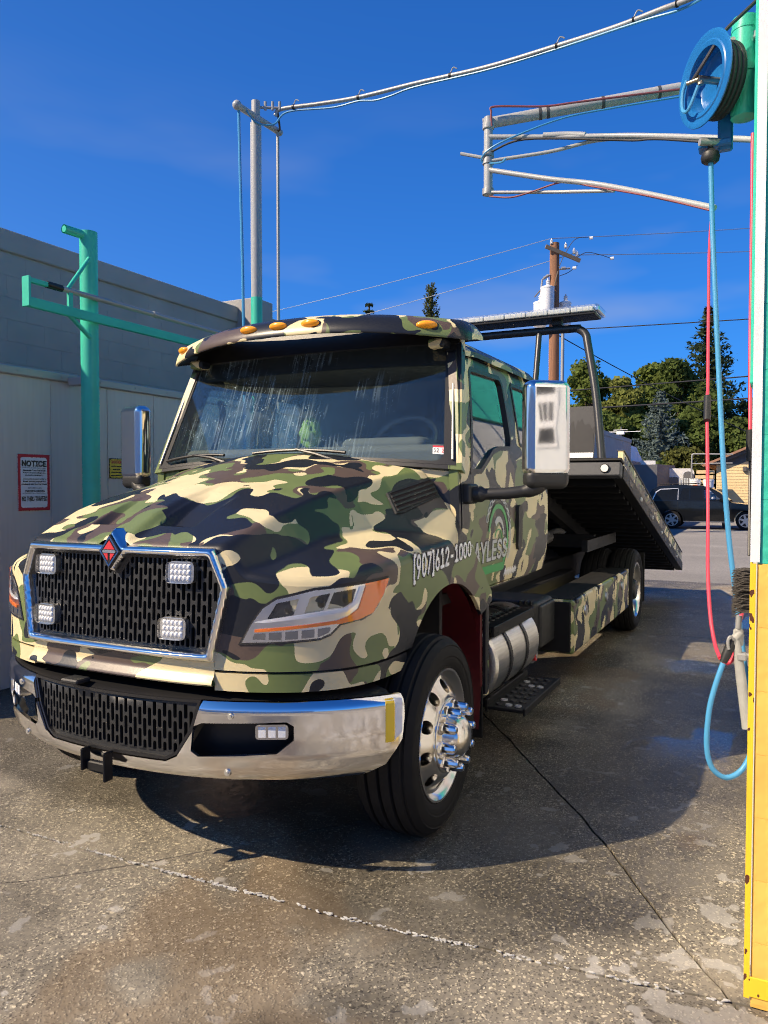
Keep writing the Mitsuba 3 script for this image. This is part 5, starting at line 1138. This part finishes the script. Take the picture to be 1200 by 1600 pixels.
for y in (38.5, 39.5): add('tyre', xf(lathe([(0, .1), (0, .34), (.22, .34), (.22, .1)], 24), 0, (-5.4, y, .36)), 'm_rubber', tr_)
rv = thing('white_camper', 'white camper trailer front with an oval window beside the grey trailer', 'camper')
add('box', prism(Polygon([(0, .6), (-.1, 1.4), (0, 2.45), (.3, 2.75), (5, 2.8), (5, .6)]), (-5.2, 44.0, 0), (-.3, .95, 0), (0, 0, 1), -2.3, 0).apply_translation((0, 0, 0)), 'm_white', rv)
add('window', prism(rrect(.05, .75, 1.55, 2.15, .08), (-5.2, 43.9, 0), (.97, .24, 0), (0, 0, 1), 0, .03), 'm_rvgrey', rv)
add('face', prism(rrect(-.1, 1.55, .9, 2.62, .25), (-5.2, 43.93, 0), (.97, .24, 0), (0, 0, 1), -.3, 0), 'm_white', rv)
add('end_panel', prism(rrect(1.0, 1.5, 1.0, 2.45, .2), (-5.2, 43.9, 0), (.97, .24, 0), (0, 0, 1), 0, .04), 'm_rvgrey', rv)
add('wheel', xf(lathe([(0, .1), (0, .34), (.22, .34), (.22, .1)], 24), 0, (-4.9, 45.5, .36)), 'm_rubber', rv)
for nm, x, lb_, mk in (('bucket', -2.78, 'white plastic bucket with an orange label behind the car roof', True), ('bucket', -2.28, 'plain white plastic bucket right of the labelled one', False)):
    bk = thing(nm, lb_, 'bucket')
    add('pail', xf(lathe([(0, 0), (0, .17), (.42, .20), (.43, .215), (.50, .215), (.51, .20), (.51, 0)], 24), -math.pi / 2, (x, 33.9, 1.42), 'y'), 'm_white', bk, smooth=30)
    if mk: add('sticker', prism(sbox(-.09, 1.52, .10, 1.72), (x, 33.9 - .205, 0), (1, 0, 0), (0, 0, 1), -.02, .012), 'm_amber', bk)
tbl = thing('work_bench', 'grey bench behind the car carrying two white buckets', 'bench')
add('top', bx(-3.6, -1.6, 33.5, 34.4, 1.36, 1.42, .01), 'm_galv', tbl)
for x in (-3.5, -1.7):
    for y in (33.6, 34.3): add('leg', bx(x - .04, x + .04, y - .04, y + .04, 0, 1.36), 'm_galv', tbl)
fr = thing('pipe_frame', 'grey pipe frame standing left of the beige house', 'frame')
add('pipe', tube(curve([(-3.35, 38.8, 0), (-3.35, 38.8, 1.6), (-3.35, 38.8, 3.02), (-3.31, 38.8, 3.13), (-3.2, 38.8, 3.17), (-2.2, 38.8, 3.14), (-1.6, 38.8, 3.12)], 5), .035, 8), 'm_galv', fr, smooth=40)
add('pipe', tube([(-3.35, 38.8, 2.72), (-1.6, 38.8, 2.72)], .025, 8), 'm_galv', fr, smooth=40)
pal = thing('pallet_stack', 'stack of pale planks and crates left of the beige house', 'stack')
for k in range(6): add('plank', bx(-3.25 + .05 * (k % 2), -2.45, 39.5, 40.5, 1.05 + .24 * k, 1.05 + .24 * k + (.10 if k < 3 else .17), .01), 'm_white' if k < 3 else 'm_siding', pal)
for k in range(8): add('slat', bx(-3.95 + .11 * k, -3.88 + .11 * k, 39.3, 39.34, .6, 2.05), 'm_lettergrey', pal)
for x in (-3.2, -2.55): add('bearer', bx(x - .05, x + .05, 39.55, 40.4, 0, 1.05), 'm_weathered', pal)

# ---------------------------------------------------------------- trees
def leaves(P, size, seed, flat=.0, N=None, thin=.62):
    r = np.random.default_rng(seed); n = len(P)
    a = r.normal(0, 1, (n, 3)); 
    if N is not None: a = a * (1 - flat) + N * flat * 2
    a /= np.linalg.norm(a, axis=1, keepdims=True)
    b = np.cross(a, r.normal(0, 1, (n, 3))); b /= np.linalg.norm(b, axis=1, keepdims=True); c = np.cross(a, b)
    s = size * (.6 + .8 * r.random((n, 1)))
    V = np.stack([P - b * s, P + c * s * thin, P + b * s, P - c * s * thin], 1).reshape(-1, 3)
    k = 4 * np.arange(n)[:, None]
    return tm(V, np.vstack([k + [0, 1, 2], k + [0, 2, 3]]))
def leafy(name, label, x, y, h, w, seed, m, n=6500, size=.22, base=.12, catg='tree', group=None):
    r = np.random.default_rng(seed); t = thing(name, label, catg, group)
    limbs = [tube(curve([(x, y, 0), (x + .2 * r.normal(), y, h * .35), (x + .3 * r.normal(), y + .2, h * .8)]), np.linspace(.26, .05, 17) * h / 10, 7)]
    P, NN = [], []
    k = 48
    for i in range(k):
        u = r.random(); zc = h * (base + (1 - base) * (.06 + .84 * u)); rad = w * (math.sin(math.pi * min(.92, .16 + .78 * u)) ** .75)
        a = r.random() * 2 * np.pi; d = rad * (.25 + .62 * r.random()); c = np.array([x + d * math.cos(a), y + d * math.sin(a), zc])
        lr = (.15 + .17 * r.random()) * w * np.array([1, 1, .72])
        q = r.normal(0, 1, (n // k, 3)); q /= np.linalg.norm(q, axis=1, keepdims=True)
        rr = (.42 + .74 * r.random((n // k, 1)) ** .6) * (1 + .25 * (meshkit.noise(q * 2.3 + seed + i)[:, None] - .5))
        P.append(c + q * lr * rr); NN.append(q)
        limbs.append(tube([(x, y, h * (base + .1 + .35 * u)), (x + .5 * (c[0] - x), y + .5 * (c[1] - y), zc - .05 * h), c], np.array([.07, .05, .02]) * h / 10, 5))
    add('trunk', cat(*limbs), 'm_bark', t, smooth=50)
    add('crown', leaves(np.vstack(P), size, seed + 1, .35, np.vstack(NN)), m, t)
def conifer(name, label, x, y, h, w, seed, m, whorls=34, per=11, size=.17, droop=.35, power=.85, base=.06):
    r = np.random.default_rng(seed); t = thing(name, label, 'tree'); P = []
    add('trunk', tube([(x, y, 0), (x, y, h * .98)], [.022 * h, .004 * h], 8), 'm_bark', t, smooth=40)
    for i in range(whorls):
        u = (i + .5) / whorls; z = h * (base + (1 - base) * u); L = w * (1 - u) ** power * (.82 + .36 * r.random()) + .012 * h
        for j in range(per):
            a = r.random() * 2 * np.pi; l = L * (.72 + .45 * r.random()); m_ = max(5, int(26 * l / w))
            s = np.linspace(.12, 1, m_)
            px_ = np.stack([x + s * l * math.cos(a), y + s * l * math.sin(a), z - droop * l * s + .30 * l * s ** 2.4], 1)
            P.append(px_ + r.normal(0, 1, px_.shape) * np.array([.07, .07, .05]) * (1.25 - s[:, None] * .7) * l * .8)
    P = np.vstack(P); add('crown', leaves(P, size, seed + 1, .4, np.tile([0, 0, 1.0], (len(P), 1)), .42), m, t)
conifer('spruce_tree', 'tallest dark spruce tree with a pointed top right of the red hose', -4.55, 65, 15.6, 4.5, 21, 'm_spruce', 50, 17, .21)
conifer('spruce_tree', 'blue grey spruce standing in front of the darker trees', -6.6, 53.5, 7.9, 2.9, 22, 'm_blue', 34, 17, .14, .25)
conifer('spruce_tree', 'small dark spruce tip showing just above the cab roof', -33.0, 62.5, 18.5, 3.4, 23, 'm_spruce', 30, 15, .22)
conifer('poplar_tree', 'slim poplar tip above the cab roof left of the light bar', -25.9, 60.2, 18.5, .95, 24, 'm_shrub', 36, 7, .13, -.9, .55, .5)
TS = [('tall green tree directly right of the rack hoop', -12.8, 62, 12.2, 3.5, 'm_leaf', 31), ('pale yellow green willow like tree right of the rack hoop', -9.9, 58, 10.4, 2.6, 'm_leaf2', 32), ('rounded green tree behind the blue spruce', -8.2, 64, 12.2, 3.4, 'm_leaf', 33),
      ('green tree filling the gap between blue spruce and tall spruce', -6.2, 61, 11.6, 3.0, 'm_leaf3', 34), ('broad dark tree right of the tall spruce', -1.2, 66, 8.8, 3.6, 'm_leaf3', 35), ('dark low tree behind the small white house', -11.0, 56, 7.4, 3.4, 'm_leaf3', 36),
      ('dark low tree behind the television antenna', -8.6, 55.5, 7.4, 2.8, 'm_leaf3', 37), ('low green tree under the tall spruce', -4.2, 57, 8.4, 3.0, 'm_leaf3', 38), ('dark tree behind the beige house roof', -1.6, 56, 6.4, 3.0, 'm_leaf3', 39), ('dark bushy tree between the blue spruce and the house', -5.0, 55, 6.4, 2.3, 'm_leaf3', 40)]
for lb_, x, y, h, w, m, sd in TS: leafy('leafy_tree', lb_, x, y, h, w, sd, m, 14000, .17, .04)
leafy('shrub', 'olive shrub beside the pipe frame under the trees', -4.7, 49, 4.2, 1.9, 51, 'm_shrub', 5000, .13, .02, 'shrub')
leafy('shrub', 'dark shrub behind the grey trailer', -8.2, 50, 4.0, 2.4, 52, 'm_leaf3', 5000, .14, .02, 'shrub')
leafy('shrub', 'dark shrub behind the white camper', -6.2, 51, 3.4, 1.8, 53, 'm_leaf3', 4000, .14, .02, 'shrub')
